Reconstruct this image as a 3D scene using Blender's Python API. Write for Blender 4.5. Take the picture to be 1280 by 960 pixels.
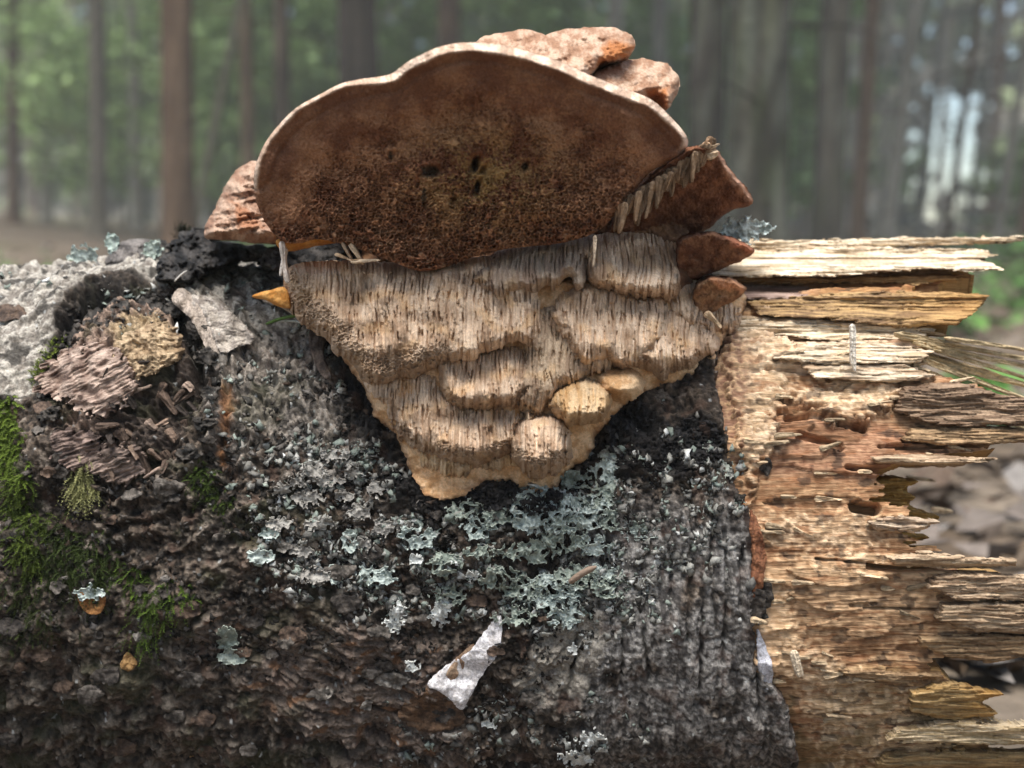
import bpy, math, random
import numpy as np
from mathutils import Vector
for o in list(bpy.data.objects): bpy.data.objects.remove(o)
sc = bpy.context.scene
C = sc.collection
random.seed(7); rng = np.random.default_rng(11)
# ------------------------------------------------------------------ camera, sky, sun, exposure
# near things are placed by image pixel and built in millimetres about the log axis; AXIS_Z is the height of that axis over the soil
AXIS_Z = 92.0
CAM = np.array([0.0, -505.0, 99.0]); PITCH = math.radians(5.2); FPX = 1859.0
cam = bpy.data.objects.new('camera', bpy.data.cameras.new('camera')); C.objects.link(cam); sc.camera = cam
cam.location = (CAM[0]*.001, CAM[1]*.001, (CAM[2]+AXIS_Z)*.001)
cam.rotation_euler = (math.pi/2 - PITCH, 0, 0)
cam.data.sensor_width = 36; cam.data.lens = FPX/1280*36
cam.data.clip_start = .02; cam.data.clip_end = 400
cam.data.dof.use_dof = True; cam.data.dof.focus_distance = .418; cam.data.dof.aperture_fstop = 13.0
SUN_EL, SUN_AZ = 67.0, 160.0    # azimuth from +Y (behind the log) towards -X
w = bpy.data.worlds.new('World'); sc.world = w; w.use_nodes = True
nt = w.node_tree; bg = nt.nodes['Background']; sky = nt.nodes.new('ShaderNodeTexSky')
sky.sky_type = 'NISHITA'; sky.sun_disc = False
sky.sun_elevation = math.radians(SUN_EL); sky.sun_rotation = math.radians(-SUN_AZ)
sky.air_density = 1.0; sky.dust_density = .5; sky.ozone_density = 1.0
nt.links.new(sky.outputs[0], bg.inputs[0]); bg.inputs[1].default_value = .10
sl = bpy.data.lights.new('sun', 'SUN'); sl.energy = 3.9; sl.angle = math.radians(44); sl.color = (1, .94, .84)
so = bpy.data.objects.new('sun', sl); C.objects.link(so); so.location = (0, 0, 30)
e, a = math.radians(SUN_EL), math.radians(SUN_AZ)
sd_ = Vector((-math.sin(a)*math.cos(e), math.cos(a)*math.cos(e), math.sin(e)))
so.rotation_euler = sd_.to_track_quat('Z', 'Y').to_euler()
sc.view_settings.view_transform = 'Standard'; sc.view_settings.look = 'None'
sc.view_settings.exposure = 1.5; sc.view_settings.gamma = 1
# ------------------------------------------------------------------ numpy noise
def _h(ix, iy, s):
    n = (ix.astype(np.int64)*374761393 + iy.astype(np.int64)*668265263 + s*974634777) & 0xffffffff
    n = ((n ^ (n >> 13))*1274126177) & 0xffffffff
    n = ((n ^ (n >> 16))*2246822519) & 0xffffffff
    return ((n ^ (n >> 15)) & 0xffffff)/16777216.0
def pn(x, y, s=0):
    x, y = np.broadcast_arrays(np.asarray(x, float), np.asarray(y, float))
    ix, iy = np.floor(x), np.floor(y); fx, fy = x-ix, y-iy
    def g(a, b):
        t = _h(ix+a, iy+b, s)*6.28318
        return np.cos(t)*(fx-a) + np.sin(t)*(fy-b)
    sx = fx*fx*fx*(fx*(fx*6-15)+10); sy = fy*fy*fy*(fy*(fy*6-15)+10)
    a0 = g(0, 0)*(1-sx)+g(1, 0)*sx; a1 = g(0, 1)*(1-sx)+g(1, 1)*sx
    return (a0*(1-sy)+a1*sy)*1.5
def fbm(x, y, o=4, s=0, gain=.5):
    r, am, f = 0, 1, 1
    for i in range(o):
        r = r + am*pn(x*f+i*17.3, y*f-i*9.1, s+i); am *= gain; f *= 2.03
    return r
def ridge(x, y, o=3, s=0):
    r, am, f = 0, 1, 1
    for i in range(o):
        r = r + am*(1-2*np.abs(pn(x*f+i*7.7, y*f+i*3.1, s+i))); am *= .5; f *= 2.1
    return r
def worley(x, y, s=0):
    ix, iy = np.floor(x), np.floor(y)
    F1 = np.full(x.shape, 9.); F2 = np.full(x.shape, 9.); I = np.zeros(x.shape)
    for a in (-1, 0, 1):
        for b in (-1, 0, 1):
            cx, cy = ix+a, iy+b
            d = np.hypot(cx+_h(cx, cy, s)-x, cy+_h(cx, cy, s+1)-y)
            n = d < F1
            F2 = np.where(n, F1, np.minimum(F2, d)); I = np.where(n, _h(cx, cy, s+2), I); F1 = np.where(n, d, F1)
    return F1, F2, I
def ss(a, b, x):
    t = np.clip((x-a)/(b-a), 0, 1); return t*t*(3-2*t)
def mixc(c0, c1, t):
    c0, c1 = np.asarray(c0, float), np.asarray(c1, float)
    return c0*(1-t[..., None]) + c1*t[..., None]
def full(c, shape): return np.broadcast_to(np.array(c, float), tuple(shape)+(3,)).copy()
def sdpoly(u, v, poly):                     # signed distance, positive inside
    p = np.array(poly, float); q = np.roll(p, -1, 0)
    best = np.full(u.shape, 1e9); ins = np.zeros(u.shape, bool)
    for (x0, y0), (x1, y1) in zip(p, q):
        dx, dy = x1-x0, y1-y0
        t = np.clip(((u-x0)*dx+(v-y0)*dy)/(dx*dx+dy*dy+1e-9), 0, 1)
        best = np.minimum(best, (u-x0-t*dx)**2+(v-y0-t*dy)**2)
        c = (y0 > v) != (y1 > v)
        ins ^= c & (u < dx*(v-y0)/(dy if abs(dy) > 1e-9 else 1e-9)+x0)
    return np.sqrt(best)*np.where(ins, 1, -1)
def dseg(u, v, pl):                         # distance to an open polyline
    best = np.full(u.shape, 1e9)
    for (x0, y0), (x1, y1) in zip(pl[:-1], pl[1:]):
        dx, dy = x1-x0, y1-y0
        t = np.clip(((u-x0)*dx+(v-y0)*dy)/(dx*dx+dy*dy+1e-9), 0, 1)
        best = np.minimum(best, (u-x0-t*dx)**2+(v-y0-t*dy)**2)
    return np.sqrt(best)
def smoothpoly(poly, n=5):                  # closed Catmull-Rom
    p = np.array(poly, float); out = []
    for i in range(len(p)):
        a, b, c, d = p[i-1], p[i], p[(i+1) % len(p)], p[(i+2) % len(p)]
        for k in range(n):
            t = k/n
            out.append(.5*(2*b+(c-a)*t+(2*a-5*b+4*c-d)*t*t+(3*b-a-3*c+d)*t**3))
    return np.array(out)
# an image pixel (u, v) cast along its camera ray to depth Y (mm, negative is nearer the viewer)
cp, sp = math.cos(PITCH), math.sin(PITCH)
def P(u, v, Y):
    a = (np.asarray(u, float)-640)/FPX; b = (480-np.asarray(v, float))/FPX
    dy = cp+b*sp; dz = -sp+b*cp
    t = (Y-CAM[1])/dy
    return np.stack(np.broadcast_arrays(CAM[0]+t*a, Y*np.ones_like(t), CAM[2]+t*dz), -1)
def UV(X):  # point in millimetres projected back to its image pixel
    d = X-CAM; f = d[..., 1]*cp-d[..., 2]*sp; up = d[..., 1]*sp+d[..., 2]*cp
    return 640+FPX*d[..., 0]/f, 480-FPX*up/f
# ------------------------------------------------------------------ materials
def mat(name, rough=.85, scale=900, var=.25, bump=.3, spec=.25, stretch=(1, 1, 1), col=None, trans=0, dist=.0004):
    m = bpy.data.materials.new(name); m.use_nodes = True; n = m.node_tree.nodes; l = m.node_tree.links
    b = n['Principled BSDF']; b.inputs['Roughness'].default_value = rough
    b.inputs['Specular IOR Level'].default_value = spec
    tc = n.new('ShaderNodeTexCoord'); mp = n.new('ShaderNodeMapping'); mp.inputs['Scale'].default_value = stretch
    l.new(tc.outputs['Object'], mp.inputs[0])
    nz = n.new('ShaderNodeTexNoise'); nz.inputs['Scale'].default_value = scale; nz.inputs['Detail'].default_value = 4
    nz.inputs['Roughness'].default_value = .65
    l.new(mp.outputs[0], nz.inputs['Vector'])
    if col is None:
        at = n.new('ShaderNodeAttribute'); at.attribute_name = 'Col'; base = at.outputs['Color']
    else:
        rg = n.new('ShaderNodeRGB'); rg.outputs[0].default_value = (*col, 1); base = rg.outputs[0]
    mr = n.new('ShaderNodeMapRange'); mr.inputs['From Min'].default_value = .3; mr.inputs['From Max'].default_value = .7
    mr.inputs['To Min'].default_value = 1-var; mr.inputs['To Max'].default_value = 1+var
    l.new(nz.outputs['Fac'], mr.inputs[0])
    mx = n.new('ShaderNodeMix'); mx.data_type = 'RGBA'; mx.blend_type = 'MULTIPLY'; mx.inputs[0].default_value = 1
    l.new(base, mx.inputs[6]); l.new(mr.outputs[0], mx.inputs[7]); l.new(mx.outputs[2], b.inputs['Base Color'])
    if bump:
        bp = n.new('ShaderNodeBump'); bp.inputs['Strength'].default_value = bump; bp.inputs['Distance'].default_value = dist
        l.new(nz.outputs['Fac'], bp.inputs['Height']); l.new(bp.outputs[0], b.inputs['Normal'])
    if trans:
        b.inputs['Subsurface Weight'].default_value = trans; b.inputs['Subsurface Radius'].default_value = (1, .5, .25)
        b.inputs['Subsurface Scale'].default_value = .001
    return m
M = dict(
    bark=mat('bark', .75, 1300, .5, 1., .3, dist=.0007), wood=mat('broken_wood', .8, 1500, .42, 1., .2, (.10, 1, 1), dist=.0006),
    pore=mat('fungus_pores', .9, 1800, .3, .6, .12), flesh=mat('fungus_flesh', .88, 1400, .26, .6, .15),
    lichen=mat('lichen', .9, 1600, .28, .7, .15), moss=mat('moss', .7, 900, .3, 0, .2),
    trunk=mat('trunk_bark', .9, 40, .35, .6, .15, dist=.02), leaf=mat('leaves', .6, 30, .25, 0, .25),
    soil=mat('forest_soil', .95, 30, .4, .7, .1, dist=.01), litter=mat('leaf_litter', .7, 60, .3, 0, .3))
# ------------------------------------------------------------------ object helpers
def tag(o, label=None, cat=None, group=None, kind=None):
    for k, x in (('label', label), ('category', cat), ('group', group), ('kind', kind)):
        if x: o[k] = x
    return o
def empty(name, loc, label=None, cat=None, group=None):
    o = bpy.data.objects.new(name, None); C.objects.link(o); o.location = loc; o.empty_display_size = .02
    return tag(o, label, cat, group)
def raw_mesh(name, V, F, col=None, smooth=True):          # F: list of (n, k) index arrays, V in metres
    me = bpy.data.meshes.new(name)
    me.vertices.add(len(V)); me.vertices.foreach_set('co', np.ascontiguousarray(V, np.float32).ravel())
    F = [np.asarray(f, np.int32) for f in F if len(f)]
    idx = np.concatenate([f.ravel() for f in F]); tot = np.concatenate([np.full(len(f), f.shape[1]) for f in F])
    st = np.concatenate([[0], np.cumsum(tot)[:-1]]).astype(np.int32)
    me.loops.add(len(idx)); me.loops.foreach_set('vertex_index', idx)
    me.polygons.add(len(tot)); me.polygons.foreach_set('loop_start', st)
    me.polygons.foreach_set('use_smooth', np.full(len(tot), smooth))
    me.update(calc_edges=True)
    if col is not None:
        ca = me.color_attributes.new('Col', 'FLOAT_COLOR', 'POINT')
        c4 = np.ones((len(V), 4), np.float32); c4[:, :3] = np.clip(col, .002, .95); ca.data.foreach_set('color', c4.ravel())
    return me
def put(name, V, F, col, m, parent=None, smooth=True):    # V in millimetres about the log axis
    V = np.asarray(V, float)*.001; V[:, 2] += AXIS_Z*.001
    c = np.array([(V[:, 0].min()+V[:, 0].max())/2, (V[:, 1].min()+V[:, 1].max())/2, V[:, 2].min()])
    o = bpy.data.objects.new(name, raw_mesh(name, V-c, F, col, smooth)); C.objects.link(o)
    o.data.materials.append(m)
    if parent is not None:
        o.parent = parent
        base = np.array(parent.location); p = parent.parent
        while p is not None: base = base+np.array(p.location); p = p.parent
        c = c-base
    o.location = c
    return o
def quads(mask):                                          # mask of cells -> corner indices into the (r, c) grid
    r, c = np.nonzero(mask); n = mask.shape[1]+1
    i = r*n+c
    return np.stack([i, i+n, i+n+1, i+1], 1)
def relief(name, poly, step, front, back, color, m, parent=None, rough_edge=None, pad=4, closed=True, smooth=5):
    """solid whose front face is a relief: front(u,v,sd)->Y, back(u,v,sd)->Y (None: walls of fixed depth)"""
    pl = smoothpoly(poly, smooth) if smooth else np.array(poly, float)
    def grid(st):
        u = np.arange(pl[:, 0].min()-pad, pl[:, 0].max()+pad+st, st); v = np.arange(pl[:, 1].min()-pad, pl[:, 1].max()+pad+st, st)
        u, v = np.meshgrid(u, v)
        f = lambda a, b: sdpoly(a, b, pl)+(rough_edge(a, b) if rough_edge is not None else 0)
        s = f(u, v); gu, gv = np.gradient(s, st)[1], np.gradient(s, st)[0]
        k = np.where(np.abs(s) < .8*st, s, 0); gn = gu*gu+gv*gv+.2
        u2, v2 = u-k*gu/gn, v-k*gv/gn
        ok = s > -.8*st; s2 = np.where(np.abs(s) < .8*st, 0, s)
        cell = ok[:-1, :-1] & ok[1:, :-1] & ok[:-1, 1:] & ok[1:, 1:]
        return u2, v2, np.maximum(s2, 0), cell
    u, v, s, cell = grid(step)
    q = quads(cell)
    Y = front(u, v, s); col = color(u, v, s).reshape(-1, 3)
    V = P(u, v, Y).reshape(-1, 3); n0 = len(V)
    F = [q]
    # wall round the rim, own vertices so the edge stays crisp
    e = np.concatenate([q[:, [0, 1]], q[:, [1, 2]], q[:, [2, 3]], q[:, [3, 0]]])
    key = np.sort(e, 1); key = key[:, 0].astype(np.int64)*n0+key[:, 1]
    un, inv, ct = np.unique(key, return_inverse=True, return_counts=True)
    be = e[ct[inv] == 1]
    bY = back(u, v, s).ravel()
    ids = np.unique(be); rem = np.full(n0, -1); rem[ids] = np.arange(len(ids))
    uu, vv = u.ravel()[ids], v.ravel()[ids]
    Wf = V[ids]; Wb = P(uu, vv, bY[ids]); Wb[:, 0] = Wf[:, 0]; Wb[:, 2] = Wf[:, 2]
    k = len(ids); a_, b_ = rem[be[:, 0]]+n0, rem[be[:, 1]]+n0
    F.append(np.stack([a_, a_+k, b_+k, b_], 1))
    V = np.concatenate([V, Wf, Wb]); col = np.concatenate([col, col[ids], col[ids]])
    if closed:
        st = step*3
        u, v, s, cell = grid(st); q2 = quads(cell)
        Bk = P(u, v, np.maximum(back(u, v, s), front(u, v, s)+.02)).reshape(-1, 3)
        F.append(q2[:, ::-1]+len(V)); V = np.concatenate([V, Bk]); col = np.concatenate([col, color(u, v, s).reshape(-1, 3)])
    used = np.zeros(len(V), bool)
    for f in F: used[f.ravel()] = True
    mp = np.cumsum(used)-1
    return put(name, V[used], [mp[f] for f in F], col[used], m, parent)
# ------------------------------------------------------------------ ground and forest floor
def gz(x, y):                               # terrain height in metres
    left = ss(-.2, -.9, x/np.maximum(y, .5)*2.2+.1)
    z = .012*pn(x*1.3, y*1.3, 5)+.05*pn(x*.25, y*.25, 6)*ss(1, 5, np.abs(y))
    z = z+(.14+.16*left)*ss(2.2, 6.5, y)+.035*np.maximum(y-6.5, 0)*(.6+.4*left)
    return z
def ground():
    g = np.concatenate([-np.geomspace(50, .8, 40), np.linspace(-.75, .75, 60), np.geomspace(.8, 50, 40)])
    gy = np.concatenate([-np.geomspace(50, .8, 30), np.linspace(-.75, 3, 110), np.geomspace(3.05, 52, 80)])
    x, y = np.meshgrid(g, gy)
    V = np.stack([x, y, gz(x, y)], -1).reshape(-1, 3)
    t = fbm(x*2.5, y*2.5, 4, 31).ravel(); t2 = pn(x*.7, y*.7, 32).ravel()
    col = mixc((.10, .075, .055), (.20, .165, .13), ss(-.5, .6, t)); col = mixc(col, (.07, .10, .035), ss(.15, .6, t2)*.8)
    o = bpy.data.objects.new('ground', raw_mesh('ground', V, [quads(np.ones((len(gy)-1, len(g)-1), bool))], col)); C.objects.link(o)
    o.data.materials.append(M['soil']); tag(o, kind='structure')
ground()
def leaf_cloud(name, centres, size, normals_up=.3, cols=None, aspect=1.7):
    n = len(centres); size = np.broadcast_to(size, (n,))
    d = rng.normal(size=(n, 3)); d /= np.linalg.norm(d, axis=1)[:, None]
    nn = rng.normal(size=(n, 3)); nn[:, 2] += normals_up*4
    e1 = np.cross(d, nn); e1 /= np.linalg.norm(e1, axis=1)[:, None]+1e-9
    nn /= np.linalg.norm(nn, axis=1)[:, None]; e2 = np.cross(nn, e1)
    L = size[:, None]*aspect*.5; W = size[:, None]*.5
    V = np.stack([centres-e1*L, centres-e2*W*.9+nn*W*.25, centres+e1*L, centres+e2*W*.9+nn*W*.25], 1).reshape(-1, 3)
    F = np.arange(4*n).reshape(n, 4)
    return raw_mesh(name, V, [F], np.repeat(cols, 4, 0), False)
def litter():
    n = 5200
    y = .12+rng.random(n)**2*5.0; x = (rng.random(n)-.5)*(1.1+1.25*y)
    far = rng.random(n) < .12; y[far] = -.35-rng.random(far.sum())*1.0
    c = np.stack([x, y, gz(x, y)+.006+.012*rng.random(n)], -1)
    t = rng.random(n)
    pal = np.array([(.24, .20, .175), (.36, .33, .31), (.16, .11, .08), (.20, .14, .09), (.11, .08, .06)])
    col = pal[rng.choice(5, n, p=[.28, .13, .24, .17, .18])]*(.5+.35*t[:, None])
    o = bpy.data.objects.new('leaf_litter', leaf_cloud('leaf_litter', c, .016+.016*rng.random(n), .7, col, 1.5))
    C.objects.link(o); o.data.materials.append(M['litter']); tag(o, 'dry greyish brown fallen leaves covering the forest floor', 'leaf litter', kind='stuff')
litter()
def ground_herbs():
    cs, cl = [], []
    for (x, y, r) in [(.46, .98, .05), (.9, 2.6, .12), (1.5, 3.6, .3), (-.9, 2.2, .35), (-1.6, 3.4, .6), (.2, 3.6, .5), (1.9, 4.2, .6), (-.4, 5, .7), (2.6, 6, .8)]:
        n = int(260*min(r*3, 2)); q = rng.normal(size=(n, 2))*r*.5
        px, py = x+q[:, 0], y+q[:, 1]
        cs.append(np.stack([px, py, gz(px, py)+.01+rng.random(n)*.05*(1+r)], -1)); cl.append(rng.random(n))
    c = np.concatenate(cs); t = np.concatenate(cl)
    o = bpy.data.objects.new('ground_herbs', leaf_cloud('ground_herbs', c, .02+.02*t, .6, mixc((.05, .13, .025), (.12, .25, .06), t), 2))
    C.objects.link(o); o.data.materials.append(M['leaf']); tag(o, 'low green herbs and moss on the forest floor', 'herbs', kind='stuff')
ground_herbs()
# ------------------------------------------------------------------ trees of the forest
def crown_mesh(name, h0, h1, rad, n, seed):
    g = np.random.default_rng(seed)
    t = g.random(n)**.8; ang = g.random(n)*6.283; lev = np.floor(t*11)/11+.03*g.normal(size=n)
    r = rad*(1-lev*.85)*np.sqrt(g.random(n)); droop = -.25*r
    k = np.floor(ang/6.283*7+lev*3)/7*6.283; ang = k+.28*g.normal(size=n)
    c = np.stack([r*np.cos(ang), r*np.sin(ang), h0+(h1-h0)*lev+droop+.1*g.normal(size=n)], -1)
    return leaf_cloud(name, c, .16+.14*g.random(n), .5, mixc((.035, .07, .025), (.08, .14, .04), g.random(n)), 2.4)
CROWNS = [crown_mesh('crown', 5.5, 15, 2.2, 520, 1), crown_mesh('crown', 6.5, 16, 2.0, 480, 2), crown_mesh('crown', 4.6, 12, 1.8, 480, 3)]
for c_ in CROWNS: c_.materials.append(M['leaf'])
def tree(u, d, dia, lean, c0, c1, label, group=None, name='spruce_tree', seed=0, lich=.0, twigs=7, crown=True, h=15.0):
    """trunk seen at image column u, d metres away; lean = sideways shift per metre of height"""
    g = np.random.default_rng(seed)
    y = d-.505; x = (u-640)/FPX*d
    z0 = float(gz(np.array(x), np.array(y)))
    x -= lean*(.3-z0)*0
    r = empty(name, (x, y, z0), label, 'tree', group)
    zs = np.concatenate([[-.15, 0, .05, .12], np.linspace(.25, 2.5, 24), np.linspace(3, h, 14)]); m = 18
    an = np.arange(m)/m*6.283
    rad = dia/2*(1-.75*np.clip(zs/h, 0, 1)**1.1)*(1+.7*np.exp(-np.maximum(zs, 0)/.07)*.6)
    wob = .03*np.sin(zs*.7+seed)*np.minimum(zs, 3)/3
    A, Z = np.meshgrid(an, zs)
    R = rad[:, None]*(1+.10*pn(np.cos(A)*2+seed*3.1, Z*3+np.sin(A)*2, seed)+.05*pn(np.cos(A)*6+seed, Z*14+np.sin(A)*6, seed+1))
    V = np.stack([R*np.cos(A)+lean*Z+wob[:, None], R*np.sin(A)+.3*lean*Z, Z], -1).reshape(-1, 3)
    i = np.arange(len(zs)-1)[:, None]*m; j = np.arange(m)[None]; j2 = (j+1) % m
    F = np.stack([i+j, i+j2, i+m+j2, i+m+j], -1).reshape(-1, 4)
    t = ss(-.3, .5, fbm(np.cos(A)*3+seed, Z*4+np.sin(A)*3, 3, seed)).ravel()
    col = mixc(c0, c1, t)
    if lich:
        tl = ss(.1, .35, pn(np.cos(A)*5+seed*2, Z*8+np.sin(A)*5, seed+8)).ravel()*lich; col = mixc(col, (.32, .36, .30), tl)
        tm = ss(.2, .5, pn(np.cos(A)*3+seed*5, Z*4+np.sin(A)*3, seed+9)).ravel()*lich; col = mixc(col, (.12, .18, .05), tm*.6)
    t_ = bpy.data.objects.new('trunk', raw_mesh('trunk', V, [F], col)); C.objects.link(t_); t_.parent = r; t_.data.materials.append(M['trunk'])
    for k in range(twigs):                   # dead lower twigs
        zb = .25+g.random()*2.2; an_ = g.random()*6.283; ln = .25+g.random()*.6; w_ = .004+.004*g.random()
        b0 = np.array([lean*zb, .3*lean*zb, zb]); dr = np.array([math.cos(an_), math.sin(an_), -.25+.3*g.random()])
        sd = np.cross(dr, (0, 0, 1)); sd /= np.linalg.norm(sd); up = np.cross(sd, dr); P0 = b0+dr*dia*.3; P1 = b0+dr*ln*.6; P2 = b0+dr*ln+np.array([0, 0, -.08*ln])
        VV = []
        for p, ww in ((P0, w_), (P1, w_*.6), (P2, w_*.2)):
            for q in range(4): VV.append(p+ww*(sd*math.cos(q*1.571)+up*math.sin(q*1.571)))
        FF = [(s*4+q, s*4+(q+1) % 4, s*4+4+(q+1) % 4, s*4+4+q) for s in (0, 1) for q in range(4)]
        bo = bpy.data.objects.new('branch', raw_mesh('branch', np.array(VV), [np.array(FF)], np.tile(np.array(c0)*1.1, (12, 1)))); C.objects.link(bo)
        bo.parent = r; bo.data.materials.append(M['trunk'])
    if crown:
        co = bpy.data.objects.new('crown', CROWNS[seed % 3]); C.objects.link(co); co.parent = r
        co.location = (lean*8, .3*lean*8, 0); co.rotation_euler.z = seed*1.7
    return r
BR0, BR1 = (.075, .048, .032), (.14, .095, .065)
DK0, DK1 = (.018, .015, .013), (.045, .037, .032)
GR0, GR1 = (.19, .175, .145), (.36, .335, .285)
tree(224, 5.2, .115, .004, BR0, BR1, 'reddish brown trunk beside a thin leaning stem', seed=1)
tree(238, 6.6, .042, .21, (.09, .085, .06), (.14, .13, .09), 'thin stem leaning across behind the reddish brown trunk', seed=2, crown=False, h=7, twigs=4)
tree(314, 7.0, .07, .0, BR0, (.17, .13, .08), 'slim brown trunk between the leaning stem and a darker slim trunk', seed=3)
tree(356, 6.0, .068, .01, DK0, (.12, .095, .07), 'slim dark brown trunk next to the slim lighter brown trunk', seed=4)
tree(456, 5.0, .135, -.01, DK0, DK1, 'broad dark grey trunk rising behind the cap of the fungus', seed=5)
tree(561, 7.5, .115, .0, BR0, BR1, 'brown trunk showing just above the rim of the fungus cap', seed=6)
tree(612, 11., .11, .02, GR0, GR1, 'faint grey trunk just above the fungus cap lobes', seed=7)
tree(126, 8.5, .10, .01, (.10, .09, .07), (.16, .14, .11), 'dull brown trunk farther back, left neighbour of the reddish trunk', seed=8)
tree(878, 4.6, .11, .01, DK0, DK1, 'dark trunk touching the broad mottled trunk beside the fungus', seed=9, lich=.2)
tree(944, 4.0, .17, .012, (.016, .015, .012), (.06, .055, .045), 'broad mottled trunk with lichen patches behind the fungus shelf', seed=10, lich=.22)
tree(1030, 5.6, .125, .035, (.035, .032, .026), (.08, .072, .06), 'greyish dark trunk next to the broad mottled trunk', seed=11, lich=.15)
def kinds(k, u, d):
    tone = 'greyish' if k % 3 else 'brown'
    if u > 1050 and d < 13: return f'slender {tone} trunk leaning beside the bright sky gap', f'{tone} leaning trunks by the sky gap'
    if d > 14: return f'faint slender {tone} trunk deep in the hazy wood', f'faint {tone} trunks deep in the wood'
    return f'slender upright {tone} trunk a few steps behind the log', f'upright {tone} trunks behind the log'
for k, (u, d, dia, ln) in enumerate([(20, 10, .09, .02), (62, 13, .10, -.01), (176, 11, .09, .0), (268, 14, .1, .02), (395, 13, .1, .01), (505, 12, .09, -.01), (700, 10, .1, .0), (760, 8, .09, .02), (820, 9, .1, .01),
        (1068, 7, .075, .06), (1104, 8, .085, .11), (1146, 12, .07, .08), (1178, 9, .05, .12), (1207, 11, .07, .10), (1240, 8, .06, .14), (1276, 7, .09, .13), (1330, 6, .1, .08), (-40, 8, .12, .01), (-90, 6, .14, .0), (1400, 7, .15, .04),
        (100, 17, .1, 0), (300, 18, .12, .01), (430, 19, .1, 0), (545, 16, .1, .02), (650, 17, .11, 0), (1010, 15, .12, .03), (1095, 16, .1, .04), (1230, 17, .1, .06), (205, 20, .12, 0), (345, 22, .12, 0), (480, 23, .12, .01), (900, 18, .12, .0), (770, 21, .12, .02), (45, 22, .13, .0), (1060, 21, .12, .03), (1170, 24, .12, .02)]):
    tree(u, d, dia, ln, GR0 if k % 3 else BR0, GR1 if k % 3 else BR1, *kinds(k, u, d), seed=20+k, twigs=5 if d < 12 else 0)
# unseen forest trees behind the viewer, added to block sky light from the front
for k in range(16):
    an_ = math.pi+(k-7.5)*.19; d_ = 7.0+1.4*(k % 4); x_, y_ = d_*math.sin(an_), d_*math.cos(an_)-.5
    tt = tree(640, 10, .14, .01, GR0, GR1, 'unseen grey forest tree added behind the viewpoint to block sky light', 'unseen light-blocking forest trees behind the viewpoint', seed=90+k, twigs=3)
    tt.location = (x_, y_, float(gz(np.array(x_), np.array(y_))))
# young leafy saplings with fresh green leaves
def sapling_mesh(seed, h, w_, n):
    g = np.random.default_rng(seed)
    br = g.integers(0, 16, n); t = g.random(n)
    ba = _h(br, br*0+3, seed)*6.283; bz = .15+.85*_h(br, br*0+5, seed)
    r = w_*t*(1.1-bz*.6)
    c = np.stack([r*np.cos(ba), r*np.sin(ba), h*bz+.35*r], -1)+g.normal(size=(n, 3))*.05*h*.6
    return leaf_cloud('foliage', c, .03+.04*g.random(n), .5, mixc((.22, .34, .11), (.46, .62, .27), g.random(n)), 1.6)
SAP = [sapling_mesh(41, 2.4, 1.0, 2600), sapling_mesh(42, 1.7, .8, 1900), sapling_mesh(43, 3.2, 1.3, 3400)]
for s_ in SAP: s_.materials.append(M['leaf'])
def stem_mesh():
    an = np.arange(6)/6*6.283
    V = [(r*math.cos(q), r*math.sin(q), z) for z, r in ((-.05, .016), (.8, .012), (1.8, .005)) for q in an]
    F = [(s*6+i, s*6+(i+1) % 6, s*6+6+(i+1) % 6, s*6+6+i) for s in (0, 1) for i in range(6)]
    me = raw_mesh('stem', np.array(V), [np.array(F)], np.tile((.12, .10, .07), (18, 1))); me.materials.append(M['trunk']); return me
STEM = stem_mesh()
for k, (u, d, v_) in enumerate([(265, 10, 0), (300, 11, 1), (390, 9.5, 1), (410, 12, 0), (500, 10, 0), (575, 9.5, 2), (640, 12, 0), (690, 9, 1), (30, 12, 0), (95, 14, 1), (150, 13, 2), (800, 12, 1), (840, 10, 0), (1000, 9, 1), (350, 15, 2), (-20, 10, 2), (1300, 9, 1), (280, 10, 1), (340, 11, 0), (405, 10.5, 1), (520, 10, 1), (640, 11, 0), (720, 10, 1), (160, 12, 1), (60, 13, 1), (815, 11, 1), (1000, 10, 1), (520, 15, 2), (230, 16, 2), (720, 15, 2), (1330, 8, 1)]):
    x, y = (u-640)/FPX*d, d-.505
    r = empty('sapling', (x, y, float(gz(np.array(x), np.array(y)))), 'leafy green sapling growing among the forest trunks', 'sapling', 'green saplings between the trunks')
    for n_, me in (('foliage', SAP[v_]), ('stem', STEM)):
        o = bpy.data.objects.new(n_, me); C.objects.link(o); o.parent = r; o.rotation_euler.z = k*2.1
        if n_ == 'foliage' and u > 1000: o.scale = (.8, .8, .35)
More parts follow.
